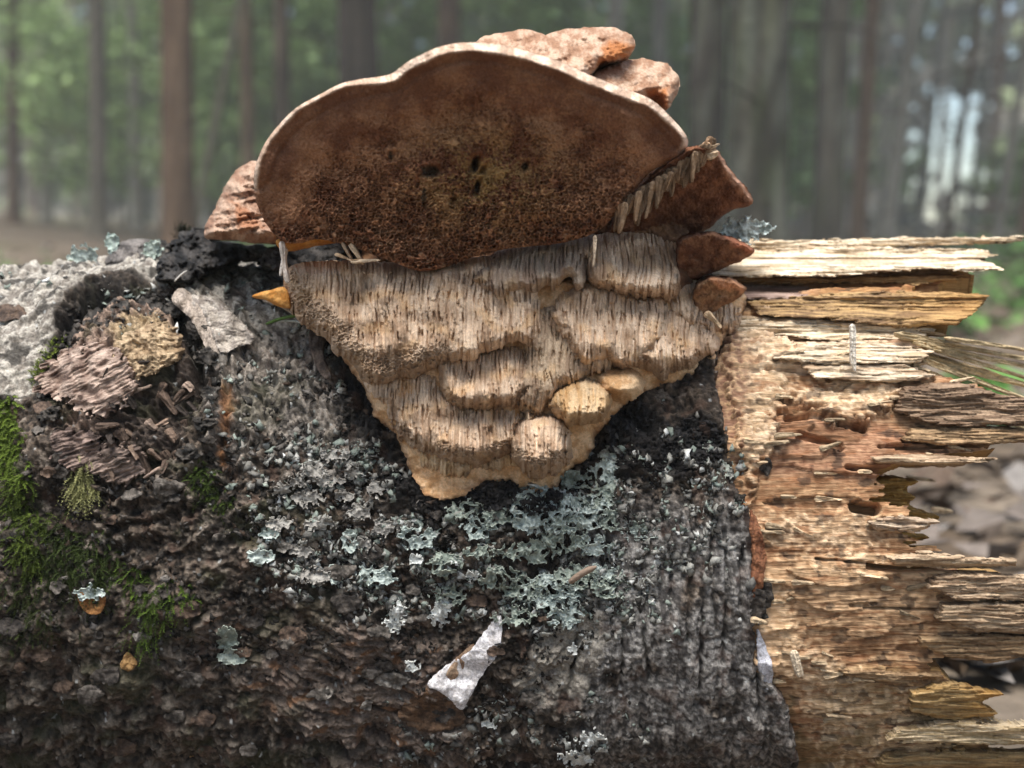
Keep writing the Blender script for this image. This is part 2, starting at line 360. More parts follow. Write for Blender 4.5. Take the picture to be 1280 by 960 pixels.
# the far wood, thinner where pale sky gleams between the trunks
def far_wood():
    n = 90000
    an = (rng.random(n)-.5)*6.283; fr = rng.random(n) < .5; an = np.where(fr, (rng.random(n)-.5)*1.3, an); d = 24+rng.random(n)*16; z = rng.random(n)**1.9*16-.3  # rear half of the ring is unseen, added to block low sky light
    x, y = d*np.sin(an), d*np.cos(an)-.5
    u = 640+FPX*np.tan(np.clip(an, -1.2, 1.2)); el = (z+gz(x, y)-.19)/d; v = 310-FPX*el
    keep = np.ones(n, bool)
    gap = ss(0, 50, sdpoly(u, v, [(1095, 330), (1100, 200), (1125, 90), (1250, 100), (1265, 200), (1258, 330)]))
    keep &= rng.random(n) > gap*.90
    c = np.stack([x, y, z+gz(x, y)], -1)[keep]; n = len(c)
    t = rng.random(n); cl = ss(-.4, .5, pn(c[:, 0]*.5, c[:, 2]*.7, 77)+.5*(t-.5))
    col = mixc((.20, .25, .14), (.46, .55, .32), cl); g2 = rng.random(n) < .4; col[g2] = np.array((.42, .40, .35))*(.6+.7*t[g2, None])
    o = bpy.data.objects.new('far_wood', leaf_cloud('far_wood', c, .24+.22*rng.random(n), .25, col, 1.6))
    C.objects.link(o); o.data.materials.append(M['leaf']); tag(o, 'hazy mass of distant forest foliage behind the trunks', 'forest', kind='stuff')
far_wood()
def haze():
    V = np.array([(x, y, z) for x in (-51, 51) for y in (-51, 53) for z in (-1.5, 18.5)], float)
    F = np.array([(0, 1, 3, 2), (4, 6, 7, 5), (0, 4, 5, 1), (2, 3, 7, 6), (0, 2, 6, 4), (1, 5, 7, 3)])
    o = bpy.data.objects.new('haze', raw_mesh('haze', V, [F], None, False)); C.objects.link(o); tag(o, 'thin pale haze hanging in the forest air', 'haze', kind='stuff')
    m = bpy.data.materials.new('haze'); m.use_nodes = True; n = m.node_tree.nodes; n.remove(n['Principled BSDF'])
    pv = n.new('ShaderNodeVolumePrincipled'); pv.inputs['Color'].default_value = (.93, .95, .93, 1); pv.inputs['Density'].default_value = HAZE
    m.node_tree.links.new(pv.outputs[0], n['Material Output'].inputs['Volume']); o.data.materials.append(m)
HAZE = .014
haze()
# ------------------------------------------------------------------ the log
LOG_X0, LOG_X1 = -190., 92.
def Rlog(x): return 95+.022*x
def cyl(x, th, r): return np.stack([x, -r*np.sin(th), r*np.cos(th)], -1)
log = empty('fallen_log', (0, 0, 0), 'broken fallen birch log with flaking dark bark and a splintered end', 'log')
KN = (163, 488)                                            # branch scar
def knot_r(u, v):
    du, dv = (u-KN[0])/104, (v-KN[1])/122
    return np.hypot(du, dv)+.06*pn(u/38, v/38, 201)+.03*pn(u/12, v/12, 202), np.arctan2(dv, du)
BARK_EDGE = [(-400, 200), (880, 250), (905, 400), (893, 470), (912, 560), (918, 600), (938, 650), (950, 700), (940, 760), (950, 840), (985, 880), (1000, 960), (1005, 1300), (-400, 1300)]
WHITE = [(-90, 300), (140, 290), (330, 285), (345, 345), (400, 395), (330, 440), (300, 520), (262, 470), (225, 375), (150, 375), (100, 405), (55, 480), (10, 520), (-90, 530)]
def bark_fields(x, th):
    """height (mm) and colour of the bark over the whole log"""
    R = Rlog(x); s = R*th; X = cyl(x, th, R); u, v = UV(X)
    # ---- relief
    broad = 3.2*fbm(x/30, s/26, 2, 1)
    big = fbm(x/11, s/11, 4, 3); mid = fbm(x/4.2, s/4.2, 3, 5); fine = fbm(x/1.5, s/1.5, 3, 7)
    F1, F2, cid = worley(x/3.4+.35*mid, s/3.0+.35*big, 9)
    g1, g2, gid = worley(x/1.7+.2*mid, s/1.5, 12)
    vert = ridge(x/2.1+.15*mid, s/22, 3, 15)                # fissures run round the log
    crust = ss(0, 60, sdpoly(u, v, [(200, 620), (350, 540), (430, 500), (520, 600), (720, 600), (760, 490), (915, 540), (915, 650), (850, 740), (800, 800), (720, 900), (560, 960), (420, 800), (250, 800)])+35*big)
    plates = ss(.08, .3, F2-F1)*(cid-.3)
    h = broad+2.0*big+.95*mid+.34*fine
    pl1, pl2, pli = worley(x/8.5+.4*big, s/7+.4*mid, 18); q1, q2, qi = worley(x/17+.5*big, s/10+.4*big, 38); h += (1-.5*crust)*(1.9*ss(.05, .22, pl2-pl1)*(pli-.35)+3.0*ss(.03, .12, q2-q1)*(qi-.3))
    h += crust*(2.0*plates+.7*ss(.05, .25, g2-g1)*(gid-.25)*1.6)
    right = ss(690, 760, u)*ss(600, 680, v+20*big)
    wm0 = ss(-6, 12, sdpoly(u, v, WHITE)+14*big+9*mid)
    h = broad+(h-broad)*(1-.62*right)*(1-.55*wm0)
    h += right*(.55*vert-.5)*1.2
    low = ss(800, 900, v+40*big)
    h += low*.5*ridge(x/3., s/12, 2, 17)
    for cl in ([(862, 600), (866, 700), (858, 800)], [(893, 640), (889, 720), (897, 790)], [(930, 680), (926, 760)], [(842, 690), (838, 780)], [(715, 740), (722, 800), (712, 860)], [(905, 660), (910, 740), (904, 830)], [(878, 760), (874, 860)], [(812, 720), (806, 800), (812, 850)], [(780, 780), (776, 860)], [(945, 800), (950, 900)], [(755, 700), (750, 760)]):
        d = dseg(u+2.5*pn(u/9, v/14, 77), v, cl); h -= 2.4*np.exp(-(d/2.2)**2)
    # rumpled folds of bark sweeping below the crust
    fold = ss(0, 40, sdpoly(u, v, [(190, 750), (330, 770), (450, 760), (560, 800), (580, 870), (600, 960), (420, 960), (300, 870), (200, 820)])+25*big)
    fa, fb = u*.96+v*.28, v*.96-u*.28+9*pn(u/60, v/60, 31)+4*big
    fw = .5+.5*np.clip(ridge(fa/75, fb/10., 2, 32)*.7, -1, 1)
    h += fold*(2.6*fw**1.3-1.2+.5*pn(fa/14, fb/4, 33))
    gp0 = ss(-10, 20, sdpoly(u, v, [(265, 440), (400, 400), (430, 470), (470, 560), (400, 600), (330, 560), (280, 600), (262, 540)])+22*mid)
    h += gp0*(.8*ridge(u/7+v/26, v/34, 2, 19)-.4)
    # creases left of the crust, running away from the scar
    rr, aa = knot_r(u, v)
    crea = ss(2.1, 1.25, rr)*ss(.98, 1.1, rr)
    h += crea*(1.5*np.sin(rr*30+3*big+2*pn(u/40, v/40, 39))*ss(-.7, .1, np.cos(aa)+.4*np.sin(aa)))
    # the scar: swollen collar, groove darkened by crust and painted shadow, ragged wood
    top = ss(.35, -.45, (v-KN[1])/122+.25*(u-KN[0])/-104)
    h += 5.5*np.exp(-((rr-1.10)/.36)**2)*(.35+.65*top)*ss(-70, 60, v-330)
    h -= (6.5*top+1.5)*np.exp(-((rr-.86)/.085)**2)
    h += .9*np.exp(-((rr-.9)/.13)**2)*(fine+.8*ridge(u/8, v/8, 2, 45))
    ins = ss(.88, .74, rr)
    scar = 3.0*ridge(u/26+v/60, v/17-u/50, 3, 41)-1.6*worley(u/15., v/8.+u/40, 43)[0]+1.0*fine
    pit = np.exp(-(((u-205)/42)**2+((v-520)/36)**2))
    h = h*(1-ins*.85)+ins*(scar*.85+1+9*np.maximum(1-(rr/.85)**2, 0)-8*pit)
    # a second, older ridge of bark on the log top
    h += 2.2*np.exp(-(dseg(u, v, [(60, 400), (110, 385), (190, 352), (240, 355)])/9)**2)
    # ---- colour
    t1 = ss(-.55, .55, fine+.5*mid); t2 = ss(-.3, .6, big+.4*fine)
    t3 = ss(-.4, .5, fbm(x/28, s/22, 3, 29))
    col = mixc((.012, .010, .009), (.125, .10, .08), t1*(.2+.55*t3)+.25*t2)
    col = mixc(col, (.24, .215, .19), ss(.12, .6, mid+.6*fine-.2)*.65)
    leftlow = ss(420, 250, u)*ss(640, 760, v); col = mixc(col, (.10, .092, .08), leftlow*ss(-.2, .5, mid)*.6)
    col = col*np.array((1.15, 1.08, 1.03))
    # the pale smooth birch skin on the log's top
    wm = wm0
    white = mixc((.22, .195, .17), (.50, .465, .415), ss(-.45, .5, mid+.7*fine))
    white = mixc(white, (.05, .045, .04), ss(.12, .4, fbm(x/8, s/6, 4, 21))*.9)
    white = mixc(white, (.30, .24, .20), ss(.1, .6, fbm(x/14, s/9, 3, 22))*ss(200, 300, u)*.7)
    col = mixc(col, white, wm*ss(1.0, 1.08, rr)); h += wm*(.3*mid+1.6*ss(.1, .5, fbm(x/12, s/9, 3, 23))*ss(250, 120, u))
    gp = ss(-10, 20, sdpoly(u, v, [(265, 440), (400, 400), (430, 470), (470, 560), (400, 600), (330, 560), (280, 600), (262, 540)])+22*mid+14*big)
    col = mixc(col, mixc((.10, .085, .075), (.38, .335, .295), ss(-.5, .4, fine+.5*mid+.3*vert)), gp*.85); col = mixc(col, (.03, .026, .024), gp*ss(.2, .45, fbm(x/6, s/10, 3, 27))*.7)
    rg = mixc((.085, .08, .078), (.34, .325, .315), ss(-.45, .45, fine+.45*mid+.12*vert)); rg = mixc(rg, (.035, .032, .033), ss(.25, .5, fbm(x/5, s/9, 3, 24))*.85)
    col = mixc(col, rg, right*ss(-.6, .1, big+.25)*(.35+.65*ss(960, 840, v))*.9)
    tn = sdpoly(u, v, [(690, 750), (740, 735), (760, 790), (740, 870), (700, 870), (670, 900), (640, 860)])
    col = mixc(col, (.34, .31, .27), ss(-5, 15, tn+12*mid+8*big)*.75)
    fc = mixc((.03, .022, .02), (.20, .155, .13), ss(.25, .9, fw+.35*pn(u/5, v/3, 35))); col = mixc(col, fc, fold*.85)
    col = mixc(col, (.20, .10, .05), fold*ss(.35, .6, pn(u/22, v/12, 36))*.8)
    blk = np.maximum(ss(-6, 8, sdpoly(u, v, [(755, 510), (800, 500), (830, 530), (880, 520), (905, 560), (880, 590), (840, 600), (800, 590), (770, 600), (750, 560)])+14*mid+8*fine),
                     ss(-8, 8, sdpoly(u, v, [(400, 410), (450, 450), (470, 510), (520, 600), (620, 615), (700, 625), (690, 650), (600, 640), (540, 650), (490, 620), (430, 520)])+16*mid))
    blk = np.maximum(blk, ss(-6, 8, sdpoly(u, v, [(185, 320), (215, 275), (330, 300), (350, 325), (300, 330), (255, 350), (210, 345)])+12*mid+8*fine))
    col = mixc(col, (.010, .0095, .011), blk*.93); h += blk*(1.1*ss(.0, .35, g2-g1)+.5*fine)
    rust = ss(-3, 8, sdpoly(u, v, [(278, 490), (292, 485), (298, 520), (288, 560), (284, 590), (270, 580), (276, 540)])+6*mid+4*fine)
    col = mixc(col, (.25, .105, .035), rust*.85)
    col = mixc(col, (.11, .062, .045), ss(.3, .6, fbm(x/7, s/7, 3, 26))*.4*(1-wm))
    # scar colours
    wd = mixc((.11, .075, .06), (.40, .29, .23), ss(-.5, .6, pn(u/9+v/30, v/5, 44)+.5*fine))
    wd = mixc(wd, (.40, .30, .19), ss(-4, 8, sdpoly(u, v, [(140, 430), (180, 408), (215, 415), (222, 445), (200, 458), (170, 470), (150, 455)])+6*mid))
    dkz = ss(-10, 14, sdpoly(u, v, [(200, 450), (245, 440), (262, 520), (250, 580), (150, 610), (60, 600), (60, 545), (130, 545), (165, 500)])+15*mid+10*fine)
    wd = mixc(wd, (.03, .024, .021), dkz*.85)
    col = mixc(col, wd, ins); col = mixc(col, (.007, .0065, .0065), np.exp(-((rr-.9)/.12)**2)*ss(.2, -.3, (v-KN[1])/122-.1)*.95)  # groove blackened: dark crust plus the shadow crescent put into the colour
    # greenish algal stain
    col = mixc(col, (.045, .05, .022), ss(.1, .5, fbm(x/16, s/16, 3, 28))*.5*ss(500, 300, u)*(1-wm))
    # darker lower rim of the bark along the break
    be = sdpoly(u, v, BARK_EDGE); col = mixc(col, (.035, .02, .016), ss(16, 4, be+6*mid)*ss(560, 640, v)*ss(800, 720, v)*.9)
    # tiny pale specks
    k1, k2, kid = worley(x/2.6, s/2.6, 51); col = mixc(col, (.45, .46, .46), ((k1 < .16) & (kid > .9))*.7*(1-blk))
    return h, col, u, v, be
def grid_faces(nr, nc, mask=None): return quads(np.ones((nr-1, nc-1), bool) if mask is None else mask)
dx = .38
xs = np.concatenate([np.arange(-520, LOG_X0-4, 6), np.arange(LOG_X0, LOG_X1, dx)])
ths = np.concatenate([np.radians(np.linspace(-178, -14, 50)), np.radians(np.arange(-12, 142, .222)), np.radians(np.linspace(144, 182, 14))])
gx, gt = np.meshgrid(xs, ths)
bh, bc, bu, bv, be = bark_fields(gx, gt)
lip = ss(0, 7, be); Xb = cyl(gx, gt, Rlog(gx)+bh*np.minimum(1, .35+lip)-.0)
edge_n = be+5*pn(bu/16, bv/11, 61)+3*pn(bu/5, bv/4, 62)
keep = edge_n > 0
cell = keep[:-1, :-1] & keep[1:, :-1] & keep[:-1, 1:] & keep[1:, 1:]
V = Xb.reshape(-1, 3); q = quads(cell)
# broken rim of the bark: a wall 2.5 mm down to the wood
e = np.concatenate([q[:, [0, 1]], q[:, [1, 2]], q[:, [2, 3]], q[:, [3, 0]]]); n0 = len(V)
key = np.sort(e, 1); key = key[:, 0].astype(np.int64)*n0+key[:, 1]; un, inv, ct = np.unique(key, return_inverse=True, return_counts=True)
bd = e[ct[inv] == 1]; ids = np.unique(bd); rem = np.full(n0, -1); rem[ids] = np.arange(len(ids))
inn = V[ids].copy(); rl = np.hypot(inn[:, 1], inn[:, 2]); inn[:, 1:] *= ((rl-5)/rl)[:, None]
kk = len(ids); a_, b_ = rem[bd[:, 0]]+n0, rem[bd[:, 1]]+n0
V = np.concatenate([V, V[ids], inn]); F = [q, np.stack([a_, a_+kk, b_+kk, b_], 1)]
cc = np.concatenate([bc.reshape(-1, 3), bc.reshape(-1, 3)[ids], np.tile((.09, .05, .03), (kk, 1))])
used = np.zeros(len(V), bool)
for f in F: used[f.ravel()] = True
mp_ = np.cumsum(used)-1
put('bark', V[used], [mp_[f] for f in F], cc[used], M['bark'], log)
# ---- exposed wood at the broken end
wx = np.concatenate([np.arange(30, 150, .42)]); wt = np.concatenate([np.radians(np.linspace(-150, -12, 60)), np.radians(np.arange(-11, 142, .21)), np.radians(np.linspace(143, 210, 30))])
gx2, gt2 = np.meshgrid(wx, wt)
def wood_fields(x, th):
    R = Rlog(x)-2.6; s = R*th; u, v = UV(cyl(x, th, R))
    wav = .8*pn(x/30, s/20, 101)
    s2 = s+wav*1.6
    gr = ridge(x/30, s2/.85, 2, 103); g2 = fbm(x/14, s2/.55, 2, 105); slab = fbm(x/60, s2/12, 3, 107, .42); fine = fbm(x/2, s/2, 3, 109)
    # layered slabs torn at different depths
    step = np.floor((slab*1.8+.18*pn(x/9, s2/3, 110)))*1.3
    am = ss(-.3, .5, pn(x/22, s/12, 116)); h = (.10+.16*am)*gr+(.12+.25*am)*g2+step+.16*fine+.6*fbm(x/16, s/10, 3, 115)
    # crumbly mycelium crust
    crum = ss(-8, 14, sdpoly(u, v, [(905, 400), (960, 395), (1000, 470), (1080, 450), (1125, 480), (1115, 520), (1040, 530), (985, 500), (960, 560), (935, 640), (925, 560), (905, 470)])+14*slab+9*fine)
    crum2 = ss(-10, 20, sdpoly(u, v, [(940, 640), (1100, 620), (1110, 680), (1080, 700), (970, 690)])+16*slab+10*fine)*.7
    crum3 = ss(-10, 25, sdpoly(u, v, [(950, 770), (1000, 790), (1100, 860), (1200, 850), (1180, 960), (1010, 980), (1000, 880)])+20*slab+12*fine)*.8
    crisp = ss(-1, 3, sdpoly(u, v, [(905, 400), (960, 395), (1000, 455), (1080, 450), (1130, 480), (1122, 512), (1075, 530), (1030, 528), (985, 498), (960, 560), (935, 640), (925, 560), (905, 470)])+9*slab+9*fine+6*pn(u/14, v/12, 117)); h = h+1.7*crisp
    cr = np.maximum(np.maximum(crum, crum2), crum3); c1, c2, ci = worley(x/2.6+.9*fine+.5*pn(x/5, s/5, 113), s/1.7+.8*pn(x/3, s/2, 112)+.4*fine, 111)
    h = h+cr*(.45*ss(.02, .5, c2-c1)*ci+.45*fbm(x/4.5, s/2.2, 3, 114)+.25*fine+.4)
    # torn dark slots along the grain
    slots = [([(905, 350), (1060, 352), (1205, 356)], 8, 9), ([(985, 520), (1020, 515), (1080, 535)], 6, 5), ([(1070, 632), (1095, 636)], 9, 12), ([(1085, 708), (1130, 712), (1220, 709)], 4.5, 8),
             ([(1190, 835), (1250, 842)], 9, 14), ([(1100, 560), (1180, 556)], 3, 5), ([(1130, 550), (1280, 556)], 3, 5), ([(1000, 545), (1050, 560)], 7, 3), ([(1060, 585), (1110, 590)], 4, 5), ([(1150, 665), (1190, 668)], 4, 6), ([(960, 462), (1010, 466)], 3, 3), ([(1030, 430), (1100, 432)], 2.5, 3), ([(1080, 760), (1180, 764)], 2, 2.5), ([(1020, 700), (1090, 704)], 2, 2.5)]
    for pl, wd, dp in slots: h = h-dp*ss(wd, wd*.45, dseg(u, v+4*wav, pl))
    h = h-6*ss(3, 14, sdpoly(u, v, BARK_EDGE))
    # colour
    t = ss(-.6, .7, g2+.5*gr*.5); t = ss(-.5, .8, .45*g2+.2*gr+.6*fine+.3*slab); col = mixc((.26, .155, .09), (.56, .41, .26), t)
    zone = lambda poly, c0, c1, a, n=18: (mixc(c0, c1, t), ss(-10, 14, sdpoly(u, v, poly)+n*slab+6*fine)*a)
    for poly, c0, c1, a in [
        ([(900, 290), (1300, 290), (1300, 342), (900, 345)], (.48, .36, .24), (.78, .66, .50), 1.),
        ([(900, 345), (1240, 340), (1240, 362), (900, 366)], (.13, .07, .035), (.30, .17, .08), .95),
        ([(900, 366), (1010, 366), (1010, 380), (900, 380)], (.28, .19, .16), (.42, .30, .26), .9),
        ([(900, 378), (1240, 374), (1240, 408), (1000, 400), (900, 388)], (.20, .12, .055), (.42, .27, .13), .9),
        ([(900, 395), (1180, 400), (1170, 470), (920, 480)], (.48, .36, .25), (.78, .67, .54), .9),
        ([(1120, 475), (1300, 500), (1300, 535), (1120, 530)], (.17, .11, .075), (.34, .24, .165), .9),
        ([(950, 510), (1110, 520), (1200, 560), (1150, 610), (940, 600)], (.19, .10, .065), (.40, .26, .175), .95),
        ([(940, 690), (1300, 700), (1300, 830), (1000, 800)], (.30, .20, .12), (.60, .46, .31), .9),
        ([(1040, 840), (1300, 830), (1300, 1000), (1000, 1000)], (.20, .14, .065), (.42, .31, .165), .8)]:
        c_, m_ = zone(poly, c0, c1, a); col = mixc(col, c_, m_)
    col = mixc(col, mixc((.45, .37, .26), (.74, .66, .52), ss(-.3, .5, fine+ci-.5)), cr*.75)
    col = mixc(col, (.42, .34, .24), crum3*.3)
    col = mixc(col, (.24, .11, .05), ss(.28, .5, fbm(x/11, s2/2.5, 3, 121))*.55)
    col = mixc(col, (.05, .04, .035), ss(.42, .55, fbm(x/6, s/3.5, 3, 122))*.7)
    pale = ss(-6, 10, sdpoly(u, v, [(935, 600), (925, 590), (945, 680), (950, 720), (985, 740), (1005, 800), (990, 850), (950, 840), (940, 760)])+8*slab+5*fine)
    col = mixc(col, mixc((.54, .41, .27), (.72, .58, .41), ss(-.4, .4, fine)), pale*.9); h = h+pale*.5
    col = mixc(col, (.15, .085, .045), ss(.12, .45, fbm(x/18, s/8, 4, 123))*.6*(1-cr))
    col = mixc(col, (.10, .085, .035), ss(.0, .5, fbm(x/12, s/12, 3, 124))*.55*ss(840, 900, v))
    left = ss(-8, 10, sdpoly(u, v, [(860, 380), (920, 390), (940, 470), (930, 560), (915, 600), (880, 600), (860, 480)])+12*slab)
    col = mixc(col, mixc((.25, .16, .12), (.55, .41, .27), ss(-.4, .5, fine+.4*slab)), left*.8)
    col = np.clip(col*np.array((1.14, 1.0, .9)), 0, .85)
    # ragged end, column lengths in image pixels
    pr = np.interp(v, [260, 300, 342, 346, 405, 410, 470, 474, 535, 560, 575, 590, 655, 690, 712, 716, 820, 826, 862, 905, 960, 1300],
                      [1190, 1190, 1200, 1160, 1165, 1140, 1150, 1200, 1250, 1240, 1150, 1110, 1115, 1160, 1195, 1240, 1250, 1185, 1200, 1230, 1230, 1230])
    k = s2/1.6; ki = np.floor(k+.4*pn(x/20, s/3, 130)); ln = 34*(_h(ki, ki*0, 131)-.5)+26*(_h(np.floor(k/4), ki*0, 132)-.5)
    keep = (pr+ln+6*pn(x/4, s/1.2, 133)-u) > 0
    return h, col, u, v, keep
wh, wc, wu, wv, wk = wood_fields(gx2, gt2)
Xw = cyl(gx2, gt2, Rlog(gx2)-2.6+wh); thick = 7+4*pn(gx2/30, gt2*9, 140)
Xi = cyl(gx2, gt2, Rlog(gx2)-2.6-np.maximum(thick, 4))
cell = wk[:-1, :-1] & wk[1:, :-1] & wk[:-1, 1:] & wk[1:, 1:]
q = quads(cell); n0 = wh.size
e = np.concatenate([q[:, [0, 1]], q[:, [1, 2]], q[:, [2, 3]], q[:, [3, 0]]]); key = np.sort(e, 1); key = key[:, 0].astype(np.int64)*n0+key[:, 1]
un, inv, ct = np.unique(key, return_inverse=True, return_counts=True); bd = e[ct[inv] == 1]
ids = np.unique(bd); rem = np.full(n0, -1); rem[ids] = np.arange(len(ids)); kk = len(ids)
V = np.concatenate([Xw.reshape(-1, 3), Xw.reshape(-1, 3)[ids], Xi.reshape(-1, 3)[ids]])
a_, b_ = rem[bd[:, 0]]+n0, rem[bd[:, 1]]+n0
endc = np.array((.42, .26, .11))
cc = np.concatenate([wc.reshape(-1, 3), np.tile(endc, (kk, 1)), np.tile(endc*.8, (kk, 1))])
# coarse inner face of the shell
i3 = (slice(None, None, 3), slice(None, None, 3)); k3 = wk[i3]; c3 = k3[:-1, :-1] & k3[1:, :-1] & k3[:-1, 1:] & k3[1:, 1:]
q3 = quads(c3)[:, ::-1]+len(V); V = np.concatenate([V, Xi[i3].reshape(-1, 3)]); cc = np.concatenate([cc, np.tile((.2, .12, .06), (k3.size, 1))])
F = [q, np.stack([a_, a_+kk, b_+kk, b_], 1), q3]
used = np.zeros(len(V), bool)
for f in F: used[f.ravel()] = True
mp_ = np.cumsum(used)-1
put('exposed_wood', V[used], [mp_[f] for f in F], cc[used], M['wood'], log)
# solid core with a ragged end inside the shell
def heartwood():
    m = 90; an = np.arange(m)/m*2*math.pi; rr = np.array([84, 84, 84, 78, 66, 50, 34, 18, 3.])
    V, cl = [], []
    for k, r in enumerate(rr):
        x = np.full(m, [-100, 20, 84, 92, 96, 94, 99, 95, 97][k], float)+(9*pn(np.cos(an)*r/9, np.sin(an)*r/9, 150)+6*pn(np.cos(an)*r/3, np.sin(an)*r/3, 151) if k > 1 else 0)
        V.append(np.stack([x, -r*np.sin(an), r*np.cos(an)], -1)); cl.append(np.tile((.20, .115, .05), (m, 1)))
    V = np.concatenate(V); i = np.arange(len(rr)-1)[:, None]*m; j = np.arange(m)[None]; j2 = (j+1) % m
    put('heartwood', V, [np.stack([i+j, i+j2, i+m+j2, i+m+j], -1).reshape(-1, 4)], np.concatenate(cl), M['wood'], log)
heartwood()
# ---- lookup of the finished log surface: nearest depth at an image pixel
LW, LH, LO = 1500, 1200, 110
LY = np.full((LH, LW), 1e3)
for X in (Xb[keep], Xw[wk]):
    uu, vv = UV(X); m_ = (X[:, 1] < 25)
    iu = np.clip(np.round(uu[m_]).astype(int)+LO, 0, LW-1); iv = np.clip(np.round(vv[m_]).astype(int)+LO, 0, LH-1)
    np.minimum.at(LY, (iv, iu), X[m_, 1])
for _ in range(6):
    hole = LY > 900
    nb = np.min([np.roll(LY, s_, a__) for s_ in (-1, 1) for a__ in (0, 1)], 0); LY = np.where(hole, nb, LY)
LY = np.where(LY > 900, 5., LY)
def boxblur(A, k):
    for ax in (0, 1):
        c = np.cumsum(np.concatenate([np.repeat(np.take(A, [0], ax), k+1, ax), A, np.repeat(np.take(A, [-1], ax), k, ax)], ax), ax)
        n = A.shape[ax]; A = (np.take(c, range(2*k+1, 2*k+1+n), ax)-np.take(c, range(n), ax))/(2*k+1)
    return A
LYs = boxblur(LY, 4)
def logY(u, v, smooth=False):
    iu = np.clip(np.round(u).astype(int)+LO, 0, LW-1); iv = np.clip(np.round(v).astype(int)+LO, 0, LH-1)
    return (LYs if smooth else LY)[iv, iu]

# ------------------------------------------------------------------ the bracket fungus
fun = empty('bracket_fungus', (0.01, -.07, (AXIS_Z+60)*.001), 'tan bracket fungus with a broad brown pored cap over tiers of striated tubes', 'fungus')
def pores(u, v, su, sv, seed, warp=1.0):
    a = u/su+.8*warp*pn(u/16, v/16, seed+5)+.35*warp*pn(u/6, v/6, seed+7); b = v/sv+.8*warp*pn(u/16+9, v/16, seed+6)+.35*warp*pn(u/6+5, v/6, seed+8)
    F1, F2, I = worley(a, b, seed)
    return ss(.02, .34, F2-F1), I                      # 0 on the walls between pores, 1 in the pore
CAP = [(352, 301), (330, 275), (319, 245), (318, 215), (328, 185), (345, 160), (370, 135), (400, 118), (425, 105), (450, 99), (487, 93), (510, 77), (545, 60), (580, 53), (620, 55), (660, 64), (700, 77), (740, 95), (780, 110), (815, 125), (840, 148), (857, 168), (859, 183), (845, 199), (815, 214), (795, 236), (772, 265), (745, 290), (700, 304), (640, 310), (600, 318), (560, 333), (525, 339), (490, 327), (450, 312), (400, 299), (375, 304)]
capP = smoothpoly(CAP, 4)
topline = [(318, 215), (328, 185), (345, 160), (370, 135), (400, 118), (425, 105), (450, 99), (487, 93), (510, 77), (545, 60), (580, 53), (620, 55), (660, 64), (700, 77), (740, 95), (780, 110), (815, 125), (840, 148), (857, 168)]
def cap_base(u, v):
    t = np.clip((338-v)/285, 0, 1.05)
    y = -101-34*t**1.6
    y += 12*((u-600)/270)**2                            # sides sweep back
    y -= 5*np.exp(-(((u-600)/170)**2+((v-235)/70)**2))  # swollen middle
    return y+2.2*pn(u/70, v/60, 301)+1.3*pn(u/25, v/25, 302)
def rw(u): return 4.5+6.5*ss(390, 540, u)*ss(868, 790, u)
def cap_front(u, v, s):
    y = cap_base(u, v)
    pd, I = pores(u, v, 5.0, 4.2, 310, .7); pd2, I2 = pores(u, v, 3.4, 3.0, 320)
    dt = dseg(u, v, topline)
    kb = ss(14, 120, dt+25*pn(u/50, v/50, 303))
    low = ss(180, 300, v+25*pn(u/60, v/60, 304))
    y = y+pd*kb*(1.1+1.3*low)*(.5+I)+pd2*(1-kb)*ss(6, 16, dt)*.35+.25*fbm(u/5, v/5, 2, 305)
    for (a, b, c, d, k) in [(594, 204, 6, 11, 8), (596, 234, 4, 10, 7), (604, 212, 3.5, 6, 5), (540, 214, 11, 7, 4), (534, 250, 5, 13, 1.6), (522, 228, 4, 7, 1.5), (656, 208, 5, 7, 4), (490, 195, 5, 7, 3), (566, 250, 4, 5, 3), (700, 235, 4, 5, 3), (440, 235, 4, 5, 2.5)]:
        y = y+k*np.exp(-((((u-a)*.95+(v-b)*.3)/c)**2+((v-b)/d)**4)*1.2)
    # rim: rounded margin that rolls over to the upper side
    W = rw(u); rim = np.clip(1-s/W, 0, 1); y = y+.3*W*rim**1.4
    y = y-.9*np.exp(-((s-W)/4.)**2)*ss(30, 12, dt)
    y = y+1.0*np.exp(-((dt-22)/3.5)**2)*.9
    return y
